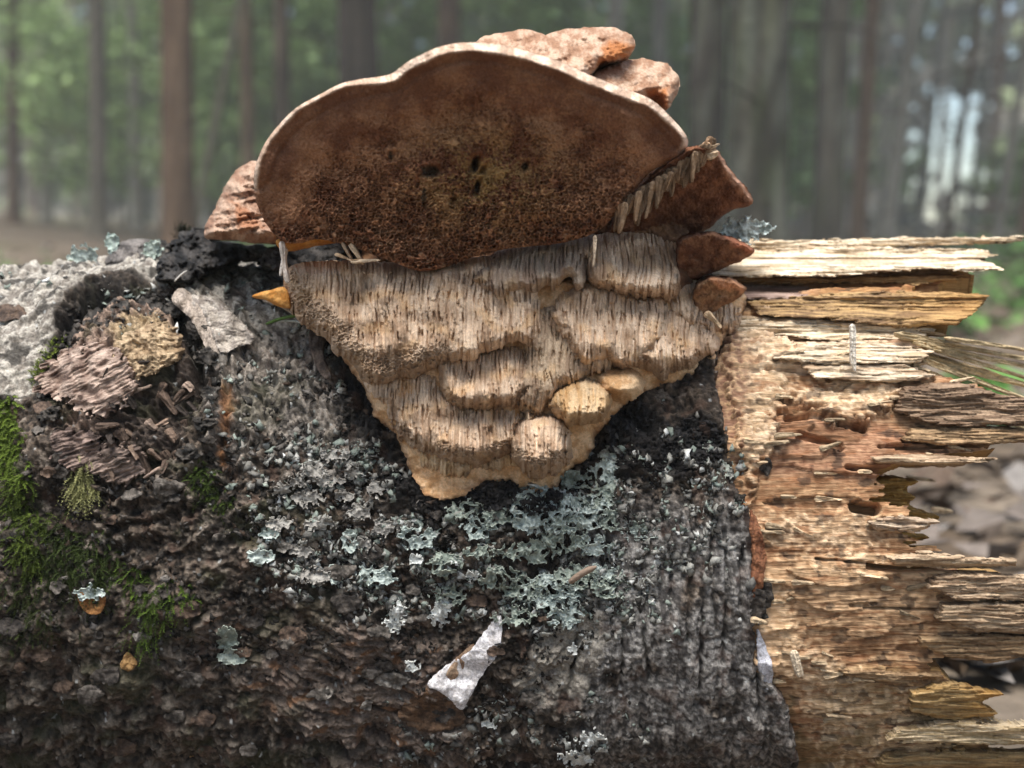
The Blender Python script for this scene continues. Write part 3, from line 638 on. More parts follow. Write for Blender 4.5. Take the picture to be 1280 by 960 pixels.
def cap_col(u, v, s):
    n = fbm(u/45, v/45, 3, 330); f = fbm(u/4, v/4, 2, 331); dt = dseg(u, v, topline)
    c = mixc((.225, .096, .052), (.40, .205, .115), ss(-.5, .7, n+.5*f+.35*ss(120, 300, v)))  # lighter downwards: light on the lower face put into the colour
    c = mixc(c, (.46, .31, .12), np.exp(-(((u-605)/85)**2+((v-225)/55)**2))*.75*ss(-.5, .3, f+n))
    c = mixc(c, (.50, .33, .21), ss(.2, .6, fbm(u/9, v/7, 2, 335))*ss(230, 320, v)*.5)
    c = mixc(c, (.17, .085, .055), ss(70, 20, dt+14*n)*.5)  # shade where the cap curls inward under the rim, put into the colour
    rimw = rw(u)+2*pn(u/20, v/20, 332)
    r = ss(rimw+3, rimw-2, s)*ss(28, 14, dt)
    c = mixc(c, mixc((.54, .38, .285), (.78, .60, .48), ss(-.3, .3, pn(u/14, v/14, 333)+f*.4)), r)
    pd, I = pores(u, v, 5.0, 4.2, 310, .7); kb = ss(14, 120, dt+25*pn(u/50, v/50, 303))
    c = c*(1+kb*(.45*(1-pd)*ss(-.4, .4, pn(u/13, v/11, 336))*(.4+.6*ss(150, 280, v))-.12*pd))[..., None]  # lit pore edges and shaded pits put into the colour
    hole = np.exp(-(((u-538)/14)**2+((v-214)/9)**2))+np.exp(-(((u-594)/5)**2+((v-206)/11)**2))+np.exp(-(((u-597)/4)**2+((v-234)/9)**2))+np.exp(-(((u-656)/5)**2+((v-208)/6)**2))+np.exp(-(((u-530)/5)**2+((v-246)/16)**2))*.8+np.exp(-(((u-488)/4)**2+((v-194)/8)**2))*.8; c = mixc(c, (.045, .04, .03), ss(.35, .7, hole+.15*f)*.8)  # dark debris in the holes, with their shade painted in as well
    return c
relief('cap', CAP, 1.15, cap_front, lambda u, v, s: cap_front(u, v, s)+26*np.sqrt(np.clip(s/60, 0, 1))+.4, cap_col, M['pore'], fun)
# lobes of the older caps behind
def lobe(name, poly, Y, T, c0, c1, seed, tilt=(0, 0), rough=1.0, w=26, m='flesh', edge=2.0, ridges=0, orange=None, porous=0):
    cu, cv = np.mean(np.array(poly), 0)
    def front(u, v, s):
        y = Y+tilt[0]*(u-cu)+tilt[1]*(v-cv)
        k = np.clip(1-s/w, 0, 1); y = y+T*.45*(1-np.sqrt(np.maximum(1-k*k, 0)))
        y = y+rough*(1.5*fbm(u/24, v/20, 3, seed)+.45*fbm(u/5, v/5, 3, seed+3))
        if ridges: y = y+ridges*np.abs(pn(u/60+v/30, v/9+u/70, seed+9))*2
        if porous: y = y+porous*pores(u, v, 4.2, 3.6, seed+4)[0]
        return y
    def back(u, v, s): return np.full(u.shape, Y+T)+tilt[0]*(u-cu)+tilt[1]*(v-cv)
    def col(u, v, s):
        c = mixc(c0, c1, ss(-.5, .6, fbm(u/18, v/14, 3, seed+5)+.4*fbm(u/3, v/3, 2, seed+6)))
        if orange is not None:
            for pl, oc in orange: c = mixc(c, oc, ss(-4, 4, sdpoly(u, v, pl)+4*pn(u/8, v/8, seed+7))*.9)
        return c
    return relief(name, poly, 1.3, front, back, col, M[m], fun, rough_edge=lambda u, v: edge*fbm(u/14, v/14, 3, seed+8))
PK0, PK1 = (.32, .185, .12), (.52, .36, .265); OR = (.58, .19, .035)
lobe('cap_lobe', [(590, 66), (600, 48), (628, 41), (652, 36), (672, 40), (684, 48), (690, 70), (640, 82)], -84, 34, PK0, PK1, 401, (0, -.35), 1.1, 14)
lobe('cap_lobe', [(655, 72), (672, 50), (700, 38), (740, 34), (772, 36), (790, 46), (793, 62), (778, 74), (752, 78), (742, 92), (700, 110), (670, 90)], -94, 36, PK0, (.53, .38, .285), 411, (.02, -.4), 1.3, 16, ridges=1.2,
     orange=[([(754, 56), (775, 50), (793, 58), (780, 72), (756, 78), (745, 86), (752, 68)], (.40, .155, .055))])
lobe('cap_lobe', [(735, 100), (745, 88), (775, 76), (812, 74), (838, 84), (850, 102), (846, 118), (834, 134), (820, 120), (780, 128), (745, 120)], -90, 38, PK0, (.53, .38, .285), 421, (.05, -.35), 1.0, 14, ridges=.7,
     orange=[([(808, 114), (834, 110), (836, 136), (820, 128)], (.42, .165, .06))])
lobe('cap_lobe', [(256, 296), (268, 262), (280, 236), (296, 212), (316, 202), (340, 214), (365, 260), (362, 300), (330, 304), (296, 300)], -66, 40, (.28, .165, .115), (.47, .33, .25), 431, (-.05, -.2), 2.2, 18, ridges=1.5,
     orange=[([(290, 250), (310, 262), (330, 285), (300, 290)], (.34, .16, .09))])
lobe('side_shelf', [(758, 304), (768, 268), (796, 236), (826, 208), (862, 184), (893, 186), (914, 214), (942, 251), (915, 262), (882, 288), (852, 307), (800, 312)], -80, 30, (.13, .055, .032), (.25, .115, .065), 441, (.13, .42), .8, 5, 'pore', 1.8, porous=.7,
     orange=[([(893, 186), (914, 214), (942, 251), (934, 250), (905, 215)], (.52, .31, .22))])
lobe('side_shelf', [(846, 346), (846, 304), (878, 290), (914, 296), (942, 311), (930, 324), (892, 340), (868, 352)], -78, 30, (.12, .052, .032), (.24, .12, .07), 451, (.13, .35), .9, 5, 'pore', 1.8, porous=.7,
     orange=[([(905, 294), (942, 308), (942, 318), (915, 306)], (.48, .19, .11))])
lobe('side_shelf', [(868, 402), (866, 362), (884, 347), (908, 346), (932, 358), (926, 372), (902, 386), (886, 402)], -74, 30, (.18, .09, .05), (.34, .205, .12), 461, (.12, .35), 1.0, 6, 'pore', 1.8, porous=.7,
     orange=[([(884, 346), (932, 352), (930, 366), (900, 360)], (.60, .30, .17))])
lobe('cap_underlip', [(346, 300), (380, 296), (425, 288), (430, 300), (392, 307), (356, 314)], -90, 20, (.50, .20, .04), (.66, .33, .09), 471, (.0, .3), .5, 5, edge=.6)
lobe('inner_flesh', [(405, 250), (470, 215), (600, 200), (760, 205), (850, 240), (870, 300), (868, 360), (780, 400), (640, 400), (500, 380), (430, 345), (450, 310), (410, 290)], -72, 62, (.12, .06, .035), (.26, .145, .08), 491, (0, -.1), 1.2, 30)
# ---- tiers of tubes
def wall(u, v):
    y = np.interp(v, [290, 340, 400, 480, 540, 600, 640], [-88, -92, -95.5, -98, -98, -96.5, -95])
    y = y+19*(np.abs(u-605)/255)**2.2+3*ss(330, 480, v)*0
    return y+1.2*pn(u/50, v/50, 501)
def tubes(u, v, seed, wdt=4.4):
    uu = u+4*pn(u/55, v/45, seed)+1.2*pn(u/12, v/40, seed+1)
    k = uu/wdt; ci = np.floor(k); f = k-ci; rnd = _h(ci, ci*0, seed+2)
    edge = np.minimum(f, 1-f)
    groove = ss(.22, .02, edge)*(.25+.75*_h(ci, np.floor(v/38+rnd*7), seed+3))
    brk = (_h(ci, np.floor(v/26+rnd*9+.6*pn(u/9, v/9, seed+7)), seed+4)-.5)
    big_ = _h(np.floor(k/3.3), np.floor(v/44+rnd*2), seed+9)-.5
    y = .85*groove+.7*brk+.6*(rnd-.5)+1.3*big_+.35*pn(uu/9, v/50, seed+5)+.16*fbm(u/3, v/6, 2, seed+6)
    slit = ss(.30, .5, pn(uu/2.4, v/24, seed+8)); y = y+1.9*slit
    return y, rnd, brk
TUBE0, TUBE1 = (.41, .275, .185), (.77, .60, .455)
def tier(poly, p, band, seed, c0=TUBE0, c1=TUBE1, dome=0, band_edge=None, name='tube_tier', wdt=4.4, side=9, slope=.85, felt=False, back=16, off=0):
    pa = np.array(poly, float); v0, v1 = pa[:, 1].min(), pa[:, 1].max(); cu, cv = pa.mean(0); wu_ = (pa[:, 0].max()-pa[:, 0].min())/2
    low = band_edge if band_edge is not None else None
    def dist(u, v, s): return dseg(u, v, low) if low is not None else s+3*np.maximum(cv+.15*(v1-v0)-v, 0)
    def front(u, v, s):
        t = np.clip((v-v0)/(v1-v0), 0, 1)
        y = wall(u, v)+off+4-2.3*p*((1-slope)+slope*t**1.2-.45*slope*ss(.68, 1.02, t)-.25*ss(16, 0, s))+2.6*pn(u/27, v/34, seed+50)*min(1, p/5)
        k = np.clip(1-s/side, 0, 1); lowr = np.clip(1-s/6, 0, 1)
        y = y+p*.5*(1-np.sqrt(np.maximum(1-k*k, 0)))
        if dome: y = y+dome*np.clip(((u-cu)/wu_)**2+((v-cv)/((v1-v0)/2))**2*.7, 0, 1.6)
        if felt: ty = .35*fbm(u/6, v/6, 3, seed)+.8*pn(u/22, v/18, seed+1)
        else: ty = tubes(u, v, seed, wdt)[0]
        d = dist(u, v, s)+7*pn(u/16, v/16, seed+11)
        b = ss(band, band*.55, d) if band else np.zeros(u.shape)
        pd, I = pores(u, v, 5.0, 4.2, seed+20)
        y = y+ty*(1-.7*b)+b*(1.3*pd*(.5+I)+1.4*ss(band, 2, d))
        return y
    def col(u, v, s):
        n = fbm(u/30, v/30, 3, seed+30)
        if felt: return mixc(c0, c1, ss(-.5, .5, n+.4*fbm(u/5, v/5, 2, seed+31)))
        ty, rnd, brk = tubes(u, v, seed, wdt)
        c = mixc(c0, c1, np.clip(.5+.6*n+.6*(rnd-.5)+.6*brk+.25*pn(u/2.5, v/24, seed+32), 0, 1))
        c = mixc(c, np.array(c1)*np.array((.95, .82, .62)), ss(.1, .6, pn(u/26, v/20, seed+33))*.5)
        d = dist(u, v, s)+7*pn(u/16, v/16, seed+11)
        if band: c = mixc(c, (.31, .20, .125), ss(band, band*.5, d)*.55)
        return c
    def redge(u, v):
        if felt: return 2*fbm(u/10, v/10, 3, seed+40)
        ci = np.floor((u+4*pn(u/55, v/45, seed)+1.2*pn(u/12, v/40, seed+1))/wdt)
        return np.where(v > v0+.35*(v1-v0), 5*(_h(ci, ci*0, seed+41)-.55)+7*pn(u/30, v/60, seed+43), 0)+1.5*pn(u/7, v/7, seed+42)
    return relief(name, poly, 1.0, front, lambda u, v, s: wall(u, v)+back, col, M['flesh'], fun, rough_edge=redge, closed=False)
GY0, GY1 = (.30, .215, .165), (.50, .40, .32)
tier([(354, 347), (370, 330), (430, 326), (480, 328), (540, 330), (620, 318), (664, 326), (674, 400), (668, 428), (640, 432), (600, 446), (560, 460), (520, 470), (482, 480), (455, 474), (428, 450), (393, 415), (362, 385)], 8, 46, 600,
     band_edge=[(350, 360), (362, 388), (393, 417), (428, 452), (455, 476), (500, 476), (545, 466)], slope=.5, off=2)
tier([(546, 444), (600, 430), (655, 426), (662, 470), (652, 504), (612, 516), (572, 510), (550, 492)], 7.5, 16, 640, off=1)
tier([(455, 470), (520, 462), (560, 462), (575, 520), (562, 560), (530, 566), (500, 544), (475, 508)], 5, 14, 680, off=1)
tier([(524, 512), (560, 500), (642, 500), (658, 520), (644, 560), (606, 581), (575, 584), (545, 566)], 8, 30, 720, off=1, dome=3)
tier([(522, 568), (560, 566), (610, 570), (650, 540), (668, 560), (636, 588), (600, 590), (575, 600), (542, 594)], 2.5, 8, 760, (.42, .29, .18), (.68, .52, .35), off=1)
tier([(652, 400), (700, 380), (775, 400), (785, 445), (742, 468), (704, 488), (680, 520), (660, 535), (645, 500), (655, 450)], 4.5, 8, 800, (.36, .255, .18), (.60, .47, .345), off=-1.5)
tier([(734, 296), (850, 292), (852, 345), (842, 376), (800, 373), (762, 364), (736, 356)], 9, 12, 840, wdt=4.8)
tier([(590, 344), (636, 308), (745, 292), (738, 340), (722, 364), (712, 352), (700, 364), (682, 358), (668, 374), (650, 366), (628, 378), (606, 362)], 9, 0, 880, GY0, (.46, .37, .29), wdt=6.5)
tier([(696, 366), (740, 352), (800, 362), (836, 372), (828, 436), (800, 452), (762, 460), (722, 456), (700, 420)], 7.5, 14, 920, slope=.8)
tier([(782, 404), (836, 374), (888, 396), (902, 430), (868, 460), (832, 474), (806, 462), (786, 440)], 10, 20, 960, dome=3, off=3)
tier([(838, 340), (880, 343), (904, 372), (926, 384), (918, 412), (880, 420), (842, 390)], 4, 8, 1000, off=2)
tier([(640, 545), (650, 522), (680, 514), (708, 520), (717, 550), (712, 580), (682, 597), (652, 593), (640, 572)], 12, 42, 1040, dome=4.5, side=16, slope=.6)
FE0, FE1 = (.54, .32, .16), (.75, .53, .33)
tier([(690, 492), (716, 472), (752, 474), (770, 494), (755, 520), (724, 534), (696, 520)], 12, 14, 1080, (.48, .30, .15), (.70, .52, .33), dome=3, side=14, slope=.6)
tier([(742, 466), (785, 452), (808, 470), (796, 498), (764, 500)], 9, 0, 1120, FE0, FE1, felt=True, side=12, dome=3)
def margin():
    poly = [(452, 478), (470, 520), (496, 545), (510, 580), (522, 608), (545, 622), (578, 620), (604, 602), (640, 606), (668, 616), (694, 612), (708, 592), (740, 566), (748, 540), (782, 508), (812, 486), (850, 478), (884, 456), (914, 412), (934, 372), (880, 350), (700, 340), (480, 380), (430, 440)]
    def front(u, v, s):
        y = np.minimum(logY(u, v, True)-2.2, wall(u, v)+4)
        k = np.clip(1-s/14, 0, 1); y = y+(logY(u, v, True)-1.2-y)*(1-np.sqrt(np.maximum(1-k*k, 0)))
        return y+.8*pn(u/24, v/20, 521)+.3*fbm(u/6, v/6, 3, 522)
    col = lambda u, v, s: mixc(mixc((.56, .33, .165), (.76, .53, .33), ss(-.5, .5, fbm(u/16, v/16, 3, 523)+.3*fbm(u/3, v/3, 2, 524))), (.22, .10, .05), ss(5, 0, s+3*pn(u/9, v/9, 525))*.6)
    relief('growing_margin', poly, 1.3, front, lambda u, v, s: logY(u, v, True)+6, col, M['flesh'], fun, rough_edge=lambda u, v: 4*fbm(u/15, v/15, 3, 526), closed=False)
margin()
# torn tube strips that fringe the side shelf and hang under the cap
def strip(u0, v0, u1, v1, w0, w1, Y, c, seed, parent=fun, name='tube_strip', m='flesh', T=3.5, lean=0., step=.9):
    d = np.array((u1-u0, v1-v0), float); L = np.hypot(*d); n = np.array((-d[1], d[0]))/L
    g = np.random.default_rng(seed)
    pts = [np.array((u0, v0))+n*w0/2, np.array((u0, v0))+d*.5+n*(w0+w1)/4*(1+.3*g.normal()), np.array((u1, v1))+n*w1/2+d*.06*g.normal(), np.array((u1, v1))-n*w1/2+d*.06*g.normal(), np.array((u0, v0))+d*.5-n*(w0+w1)/4*(1+.3*g.normal()), np.array((u0, v0))-n*w0/2]
    al = lambda u, v: ((u-u0)*d[0]+(v-v0)*d[1])/L; ac = lambda u, v: (u-u0)*n[0]+(v-v0)*n[1]
    def front(u, v, s):
        return Y+lean*al(u, v)/L-.3*np.sqrt(np.clip(s/2, 0, 1))+.8*pn(ac(u, v)/2.2, al(u, v)/20, seed)+.2*fbm(u/4, v/4, 2, seed+1)
    def col(u, v, s): return np.clip(np.array(c)*(1+.35*pn(ac(u, v)/2, al(u, v)/16, seed+2)+.2*pn(u/12, v/12, seed+3))[..., None], .01, .9)
    return relief(name, pts, step, front, lambda u, v, s: front(u, v, s)*0+Y+lean*al(u, v)/L+T, col, M[m], parent, closed=True, smooth=3, pad=3)
g_ = np.random.default_rng(5)
for k in range(48):
    t = k/47; u0 = 768+t*118; v0 = 268-t*86+2*g_.normal(); L = 10+30*g_.random()**1.4*(1-abs(t-.5))
    strip(u0+6, v0-9, u0+1+3*g_.normal(), v0+2+L, 6.5+2*g_.random(), 2.2+2.5*g_.random(), -99.5-2*t+1.8*g_.normal(), np.array((.36, .25, .165))*(.45+.8*g_.random()), 1200+k, lean=3)
strip(874, 190, 899, 180, 9, 2, -101, (.60, .46, .33), 1230)
strip(884, 194, 898, 190, 10, 6, -101, (.58, .44, .31), 1231)
for k, (a, b, c, d, w0, w1, Y, cc_) in enumerate([(352, 304, 358, 352, 7, 5, -90, (.66, .58, .52)), (356, 312, 350, 345, 4, 3, -89, (.72, .66, .62)), (438, 306, 452, 328, 6, 3, -97, (.55, .42, .29)), (428, 304, 440, 326, 4, 2, -96, (.50, .37, .26)), (440, 327, 472, 325, 5, 2, -99, (.60, .46, .33)), (420, 318, 448, 330, 4, 2, -98, (.5, .36, .24)), (744, 296, 742, 330, 4, 2, -106, (.62, .5, .38)),
      (884, 392, 902, 410, 9, 4, -86, (.52, .38, .25))]):
    strip(a, b, c, d, w0, w1, Y, cc_, 1300+k)
# amber flap of torn flesh by the left tip
lobe('torn_flap', [(314, 370), (336, 363), (358, 360), (364, 384), (350, 384), (334, 376)], -74, 7, (.52, .22, .05), (.72, .38, .12), 481, (-.15, 0), .4, 4, edge=.6)

# ------------------------------------------------------------------ splinters and slabs of the broken end
def splinter(poly, Y, T, c0, c1, seed, tilt=0., name='splinter', frac=3.2, m='wood', amber=0, rough=1.0):
    pa = np.array(poly, float); cu, cv = pa.mean(0)
    Yf = (lambda u, v: logY(np.full(u.shape, min(cu, 1120.)), v, True)+Y) if Y > -30 and Y < 5 else (lambda u, v: np.full(u.shape, float(Y)))
    def front(u, v, s):
        y = Yf(u, v)+tilt*(u-cu)/100
        k = np.clip(1-s/5, 0, 1); y = y+1.6*(1-np.sqrt(np.maximum(1-k*k, 0)))
        vv = v+2.5*pn(u/50, v/12, seed)
        return y+rough*(.7*ridge(u/90, vv/4.2, 2, seed+1)*-.6+.45*pn(u/40, vv/2., seed+2)+.8*pn(u/60, vv/9, seed+3)+.15*fbm(u/5, v/5, 2, seed+4)+.55*np.floor(1.6*pn(u/50, vv/6, seed+6)))
    def col(u, v, s):
        vv = v+2.5*pn(u/50, v/12, seed)
        c = mixc(c0, c1, ss(-.6, .6, pn(u/45, vv/2.2, seed+2)+.5*pn(u/70, vv/8, seed+5)+.3*fbm(u/4, v/4, 2, seed+7)))
        c = mixc(c, (.10, .06, .035), ss(.35, .55, pn(u/30, vv/3.5, seed+8))*.45)
        if amber: c = mixc(c, (.50, .24, .04), ss(cu-20, pa[:, 0].max(), u)*amber)
        return c
    return relief(name, poly, 1.0, front, lambda u, v, s: Yf(u, v)+tilt*(u-cu)/100+T*(.35+.65*np.clip(s/8, 0, 1)), col, M[m], log, smooth=0, pad=3,
                  rough_edge=lambda u, v: 2.2*pn(u/34, v/3.2, seed+9)+1.6*pn(u/9, v/3., seed+10))
CR0, CR1 = (.50, .37, .24), (.80, .68, .52); BW0, BW1 = (.20, .125, .07), (.44, .30, .175); DB0, DB1 = (.15, .095, .062), (.34, .24, .165)
SPL = [
    ([(890, 300), (1000, 300), (1130, 297), (1279, 296), (1277, 303), (1180, 306), (1050, 312), (890, 313)], -12, 10, CR0, CR1),
    ([(890, 312), (1040, 308), (1150, 310), (1222, 312), (1250, 319), (1226, 324), (1254, 337), (1210, 339), (1160, 336), (1040, 345), (890, 347)], -16, 14, CR0, (.84, .73, .57)),
    ([(900, 345), (1040, 346), (1160, 344), (1206, 349), (1160, 354), (900, 355)], -3, 10, (.24, .14, .06), (.44, .28, .13)),
    ([(925, 357), (1010, 358), (1013, 372), (925, 375)], -5, 8, (.28, .19, .16), (.46, .34, .29)),
    ([(930, 376), (1060, 366), (1190, 365), (1237, 369), (1224, 386), (1196, 406), (1120, 409), (1060, 401), (950, 393)], -6, 14, BW0, (.47, .31, .15)),
    ([(902, 394), (1000, 397), (1120, 402), (1170, 412), (1150, 425), (1040, 426), (915, 412)], -3.5, 9, CR0, CR1),
    ([(1010, 428), (1100, 428), (1167, 440), (1150, 453), (1040, 456), (970, 448)], -3, 9, CR0, (.74, .62, .48)),
    ([(1000, 455), (1130, 455), (1170, 470), (1120, 479), (1020, 474)], -3, 8, (.42, .30, .20), (.72, .60, .46)),
    ([(1130, 486), (1200, 478), (1252, 494), (1296, 502), (1296, 530), (1200, 533), (1160, 529), (1120, 515)], -5, 12, DB0, DB1),
    ([(1140, 536), (1180, 533), (1296, 536), (1296, 553), (1180, 557), (1130, 550)], -3, 9, BW0, BW1),
    ([(1090, 572), (1150, 568), (1247, 574), (1180, 584), (1100, 584)], -3, 7, (.30, .20, .13), (.55, .42, .29)),
    ([(1085, 600), (1120, 597), (1148, 602), (1128, 612), (1144, 622), (1132, 630), (1178, 650), (1150, 655), (1110, 652), (1085, 632)], -62, 16, (.34, .19, .05), (.55, .34, .11)),
    ([(1095, 660), (1128, 664), (1162, 672), (1132, 681), (1095, 678)], -66, 12, (.36, .20, .05), (.58, .34, .10)),
    ([(1085, 652), (1130, 645), (1174, 652), (1150, 664), (1095, 664)], -3, 8, (.34, .24, .17), (.56, .45, .34)),
    ([(1110, 696), (1160, 690), (1215, 698), (1271, 700), (1269, 708), (1200, 711), (1120, 706)], -5, 8, (.33, .23, .15), (.60, .46, .32)),
    ([(1170, 722), (1220, 717), (1300, 722), (1300, 752), (1200, 750), (1160, 736)], -4.5, 12, (.30, .20, .13), (.56, .42, .29)),
    ([(1180, 756), (1230, 753), (1300, 754), (1300, 792), (1220, 790), (1170, 774)], -4, 12, (.28, .185, .115), (.50, .37, .25)),
    ([(1150, 796), (1200, 794), (1300, 794), (1300, 818), (1242, 828), (1190, 822), (1150, 808)], -3, 12, BW0, BW1),
    ([(1140, 866), (1190, 854), (1254, 868), (1222, 876), (1247, 891), (1200, 902), (1140, 890)], -4, 12, (.32, .20, .08), (.52, .36, .18)),
    ([(1120, 914), (1200, 902), (1300, 906), (1300, 930), (1200, 931), (1110, 926)], -6, 12, (.46, .34, .19), (.70, .56, .38)),
    ([(1110, 945), (1200, 937), (1300, 940), (1300, 985), (1060, 990)], -5, 12, (.28, .19, .09), (.48, .34, .18)),
    ([(1050, 838), (1100, 838), (1180, 846), (1120, 856), (1060, 848)], -2.0, 6, BW0, BW1)]
for k, (pl, Y, T, c0, c1) in enumerate(SPL): splinter(pl, Y, T, c0, c1, 2000+k*20, amber={4: .3, 18: .5}.get(k, 0))
# fibres torn loose and pointing away
for k, (a, b, c, d, w0, w1) in enumerate([(1130, 420, 1302, 452, 10, 5), (1150, 430, 1302, 462, 7, 4), (1140, 444, 1304, 486, 9, 5), (1160, 452, 1300, 506, 7, 4), (1150, 462, 1306, 524, 8, 4), (1176, 440, 1300, 478, 5, 3), (1120, 470, 1290, 540, 7, 3), (1190, 424, 1298, 440, 5, 3), (1130, 436, 1250, 470, 8, 5)]):
    strip(a, b, c, d, w0, w1, -66+2*(k % 3), np.array((.62, .48, .29))*(.75+.1*(k % 5)), 2600+k, parent=log, name='torn_fibre', m='wood', T=3, lean=26)
strip(1066, 408, 1067, 460, 7, 6, -78, (.80, .74, .66), 2650, parent=log, name='pale_sliver', m='wood', T=1.2)
strip(993, 816, 1001, 846, 9, 8, -99, (.66, .55, .42), 2651, parent=log, name='pale_sliver', m='wood', T=1.5)
g_ = np.random.default_rng(77)
for k in range(70):                                        # small lifted chips along the grain
    u_ = 930+g_.random()*260; v_ = 410+g_.random()*540; L = 12+22*g_.random()
    Y_ = float(logY(np.array([u_]), np.array([v_]))[0])-.6
    strip(u_, v_, u_+L, v_+4*g_.normal(), 3+4*g_.random(), 1+2*g_.random(), Y_, np.array((.55, .42, .28))*(.55+.75*g_.random()), 2700+k, parent=log, name='wood_chip', m='wood', T=2, lean=-1.5+2*g_.random(), step=1.2)
# ------------------------------------------------------------------ branch scar
def plate(name, poly, c0, c1, seed, parent, lift=1.0, T=1.6, m='bark', grain=(6, 6), curl=(0, 0), curl_w=1., step=1.1, edge=2., amp=.5, smooth=4, rot=0.):
    pa = np.array(poly, float); cu, cv = pa.mean(0); ru, rv = np.ptp(pa[:, 0])/2+1, np.ptp(pa[:, 1])/2+1
    y0 = float(np.min(logY(pa[:, 0], pa[:, 1], True))); y0 = max(y0, float(logY(np.array([cu]), np.array([cv]), True)[0])-5)
    cr_, sr_ = math.cos(rot), math.sin(rot)
    GA = lambda u, v: ((u*cr_+v*sr_)/grain[0]+.5*pn(u/18, v/18, seed+7), (v*cr_-u*sr_)/grain[1]+.7*pn(u/14, v/14, seed+8))
    def front(u, v, s):
        y = logY(u, v, True)*.75+y0*.25-lift
        y = y-curl_w*(curl[0]*np.clip((u-cu)/ru, 0, 2)**2+curl[1]*np.clip((v-cv)/rv, 0, 2)**2)
        k = np.clip(1-s/3, 0, 1)
        return y+amp*fbm(*GA(u, v), 3, seed)+.4*k*k+.5*amp*pn(u/16, v/16, seed+6)*2
    col = lambda u, v, s: mixc(c0, c1, ss(-.6, .6, .6*fbm(*GA(u, v), 3, seed+9)+.7*fbm(u/16, v/16, 3, seed+4)))
    return relief(name, poly, step, front, lambda u, v, s: front(u, v, s)+T, col, M[m], parent, smooth=smooth, rough_edge=lambda u, v: edge*fbm(u/9, v/9, 3, seed+5), pad=4)
scar = plate('branch_scar', [(138, 440), (160, 416), (190, 405), (216, 414), (224, 444), (205, 458), (172, 474), (150, 462)], (.26, .18, .11), (.50, .38, .25), 3000, log, 2.5, 6, 'wood', (6, 5), amp=.9, edge=5)
plate('scar_wood', [(44, 478), (70, 448), (110, 432), (146, 440), (166, 470), (158, 500), (120, 520), (80, 500), (56, 492)], (.20, .135, .11), (.52, .40, .335), 3010, scar, 2.5, 7, 'wood', (30, 3.2), amp=.8, edge=9, rot=-.5)
plate('scar_wood', [(100, 566), (140, 556), (178, 566), (176, 590), (150, 606), (110, 590)], (.10, .075, .065), (.36, .27, .23), 3015, scar, 2., 6, 'wood', (24, 3), amp=.8, edge=9, rot=-.4)
plate('scar_wood', [(62, 545), (100, 540), (128, 556), (110, 586), (76, 580)], (.07, .05, .045), (.30, .22, .19), 3018, scar, 2., 6, 'wood', (24, 3), amp=.8, edge=9, rot=-.3)
g_ = np.random.default_rng(21)
for k in range(54):
    a_ = g_.random()*6.28; r_ = 80*math.sqrt(g_.random()); u_, v_ = 165+r_*math.cos(a_)*1.05, 515+r_*math.sin(a_)
    an_ = g_.normal()*.7+.5+(1.2 if u_ > 170 else 0); L = 12+20*g_.random()
    Y_ = float(logY(np.array([u_]), np.array([v_]), True)[0])-1.5
    cc_ = np.array([(.36, .27, .22), (.10, .07, .055), (.05, .04, .036), (.24, .17, .13)][g_.integers(0, 4)])*(.7+.6*g_.random())
    strip(u_, v_, u_+L*math.cos(an_), v_+L*math.sin(an_), 5+5*g_.random(), 2+3*g_.random(), Y_, cc_, 3100+k, parent=scar, name='wood_shard', m='wood', T=3, lean=-2.5+4*g_.random(), step=1.2)
# ------------------------------------------------------------------ loose bark: flaps, peels and flakes
plate('bark_flap', [(236, 372), (262, 372), (290, 392), (320, 424), (300, 432), (276, 440), (262, 410)], (.22, .19, .17), (.50, .45, .40), 3300, log, 2.2, 1.6, 'bark', (14, 5), curl=(3, 2))
plate('bark_flap', [(226, 360), (250, 384), (268, 420), (276, 452), (268, 462), (255, 430), (238, 398), (215, 376)], (.30, .25, .21), (.50, .42, .36), 3304, log, 2.4, 2.2, 'bark', (6, 14), edge=1)
plate('papery_peel', [(534, 856), (556, 834), (588, 812), (604, 792), (626, 770), (624, 812), (604, 842), (590, 866), (577, 887), (556, 868)], (.60, .57, .58), (.86, .84, .88), 3310, log, 1.6, .7, 'bark', (18, 18), curl=(0, 1.5), amp=.35, edge=1.2)
plate('bark_flap', [(498, 892), (534, 860), (560, 870), (580, 890), (574, 908), (530, 915)], (.06, .035, .022), (.17, .10, .06), 3314, log, .8, 2, 'bark', (18, 6))
plate('bark_flap', [(552, 850), (572, 822), (592, 806), (586, 826), (566, 850)], (.22, .13, .08), (.36, .25, .17), 3316, log, 2.0, .8, 'bark', (8, 18), edge=1)
plate('papery_peel', [(946, 790), (954, 800), (966, 835), (962, 862), (950, 850)], (.50, .50, .56), (.76, .76, .84), 3318, log, 1.2, .6, 'bark', (8, 14), edge=1)
plate('papery_peel', [(920, 876), (936, 872), (930, 884), (918, 884)], (.50, .52, .56), (.76, .78, .82), 3319, log, 1.0, .6, 'bark', (8, 8), edge=1)
plate('bark_flap', [(938, 640), (950, 660), (958, 700), (950, 745), (938, 756), (940, 700)], (.16, .06, .03), (.30, .13, .065), 3320, log, 1.2, 3, 'bark', (5, 14), edge=2)
plate('bark_flap', [(388, 410), (402, 402), (414, 412), (406, 426), (404, 446), (414, 470), (404, 472), (392, 450), (386, 430)], (.07, .05, .04), (.20, .15, .12), 3322, log, 3.0, 3, 'bark', (6, 10), edge=.8, curl=(3, 0))
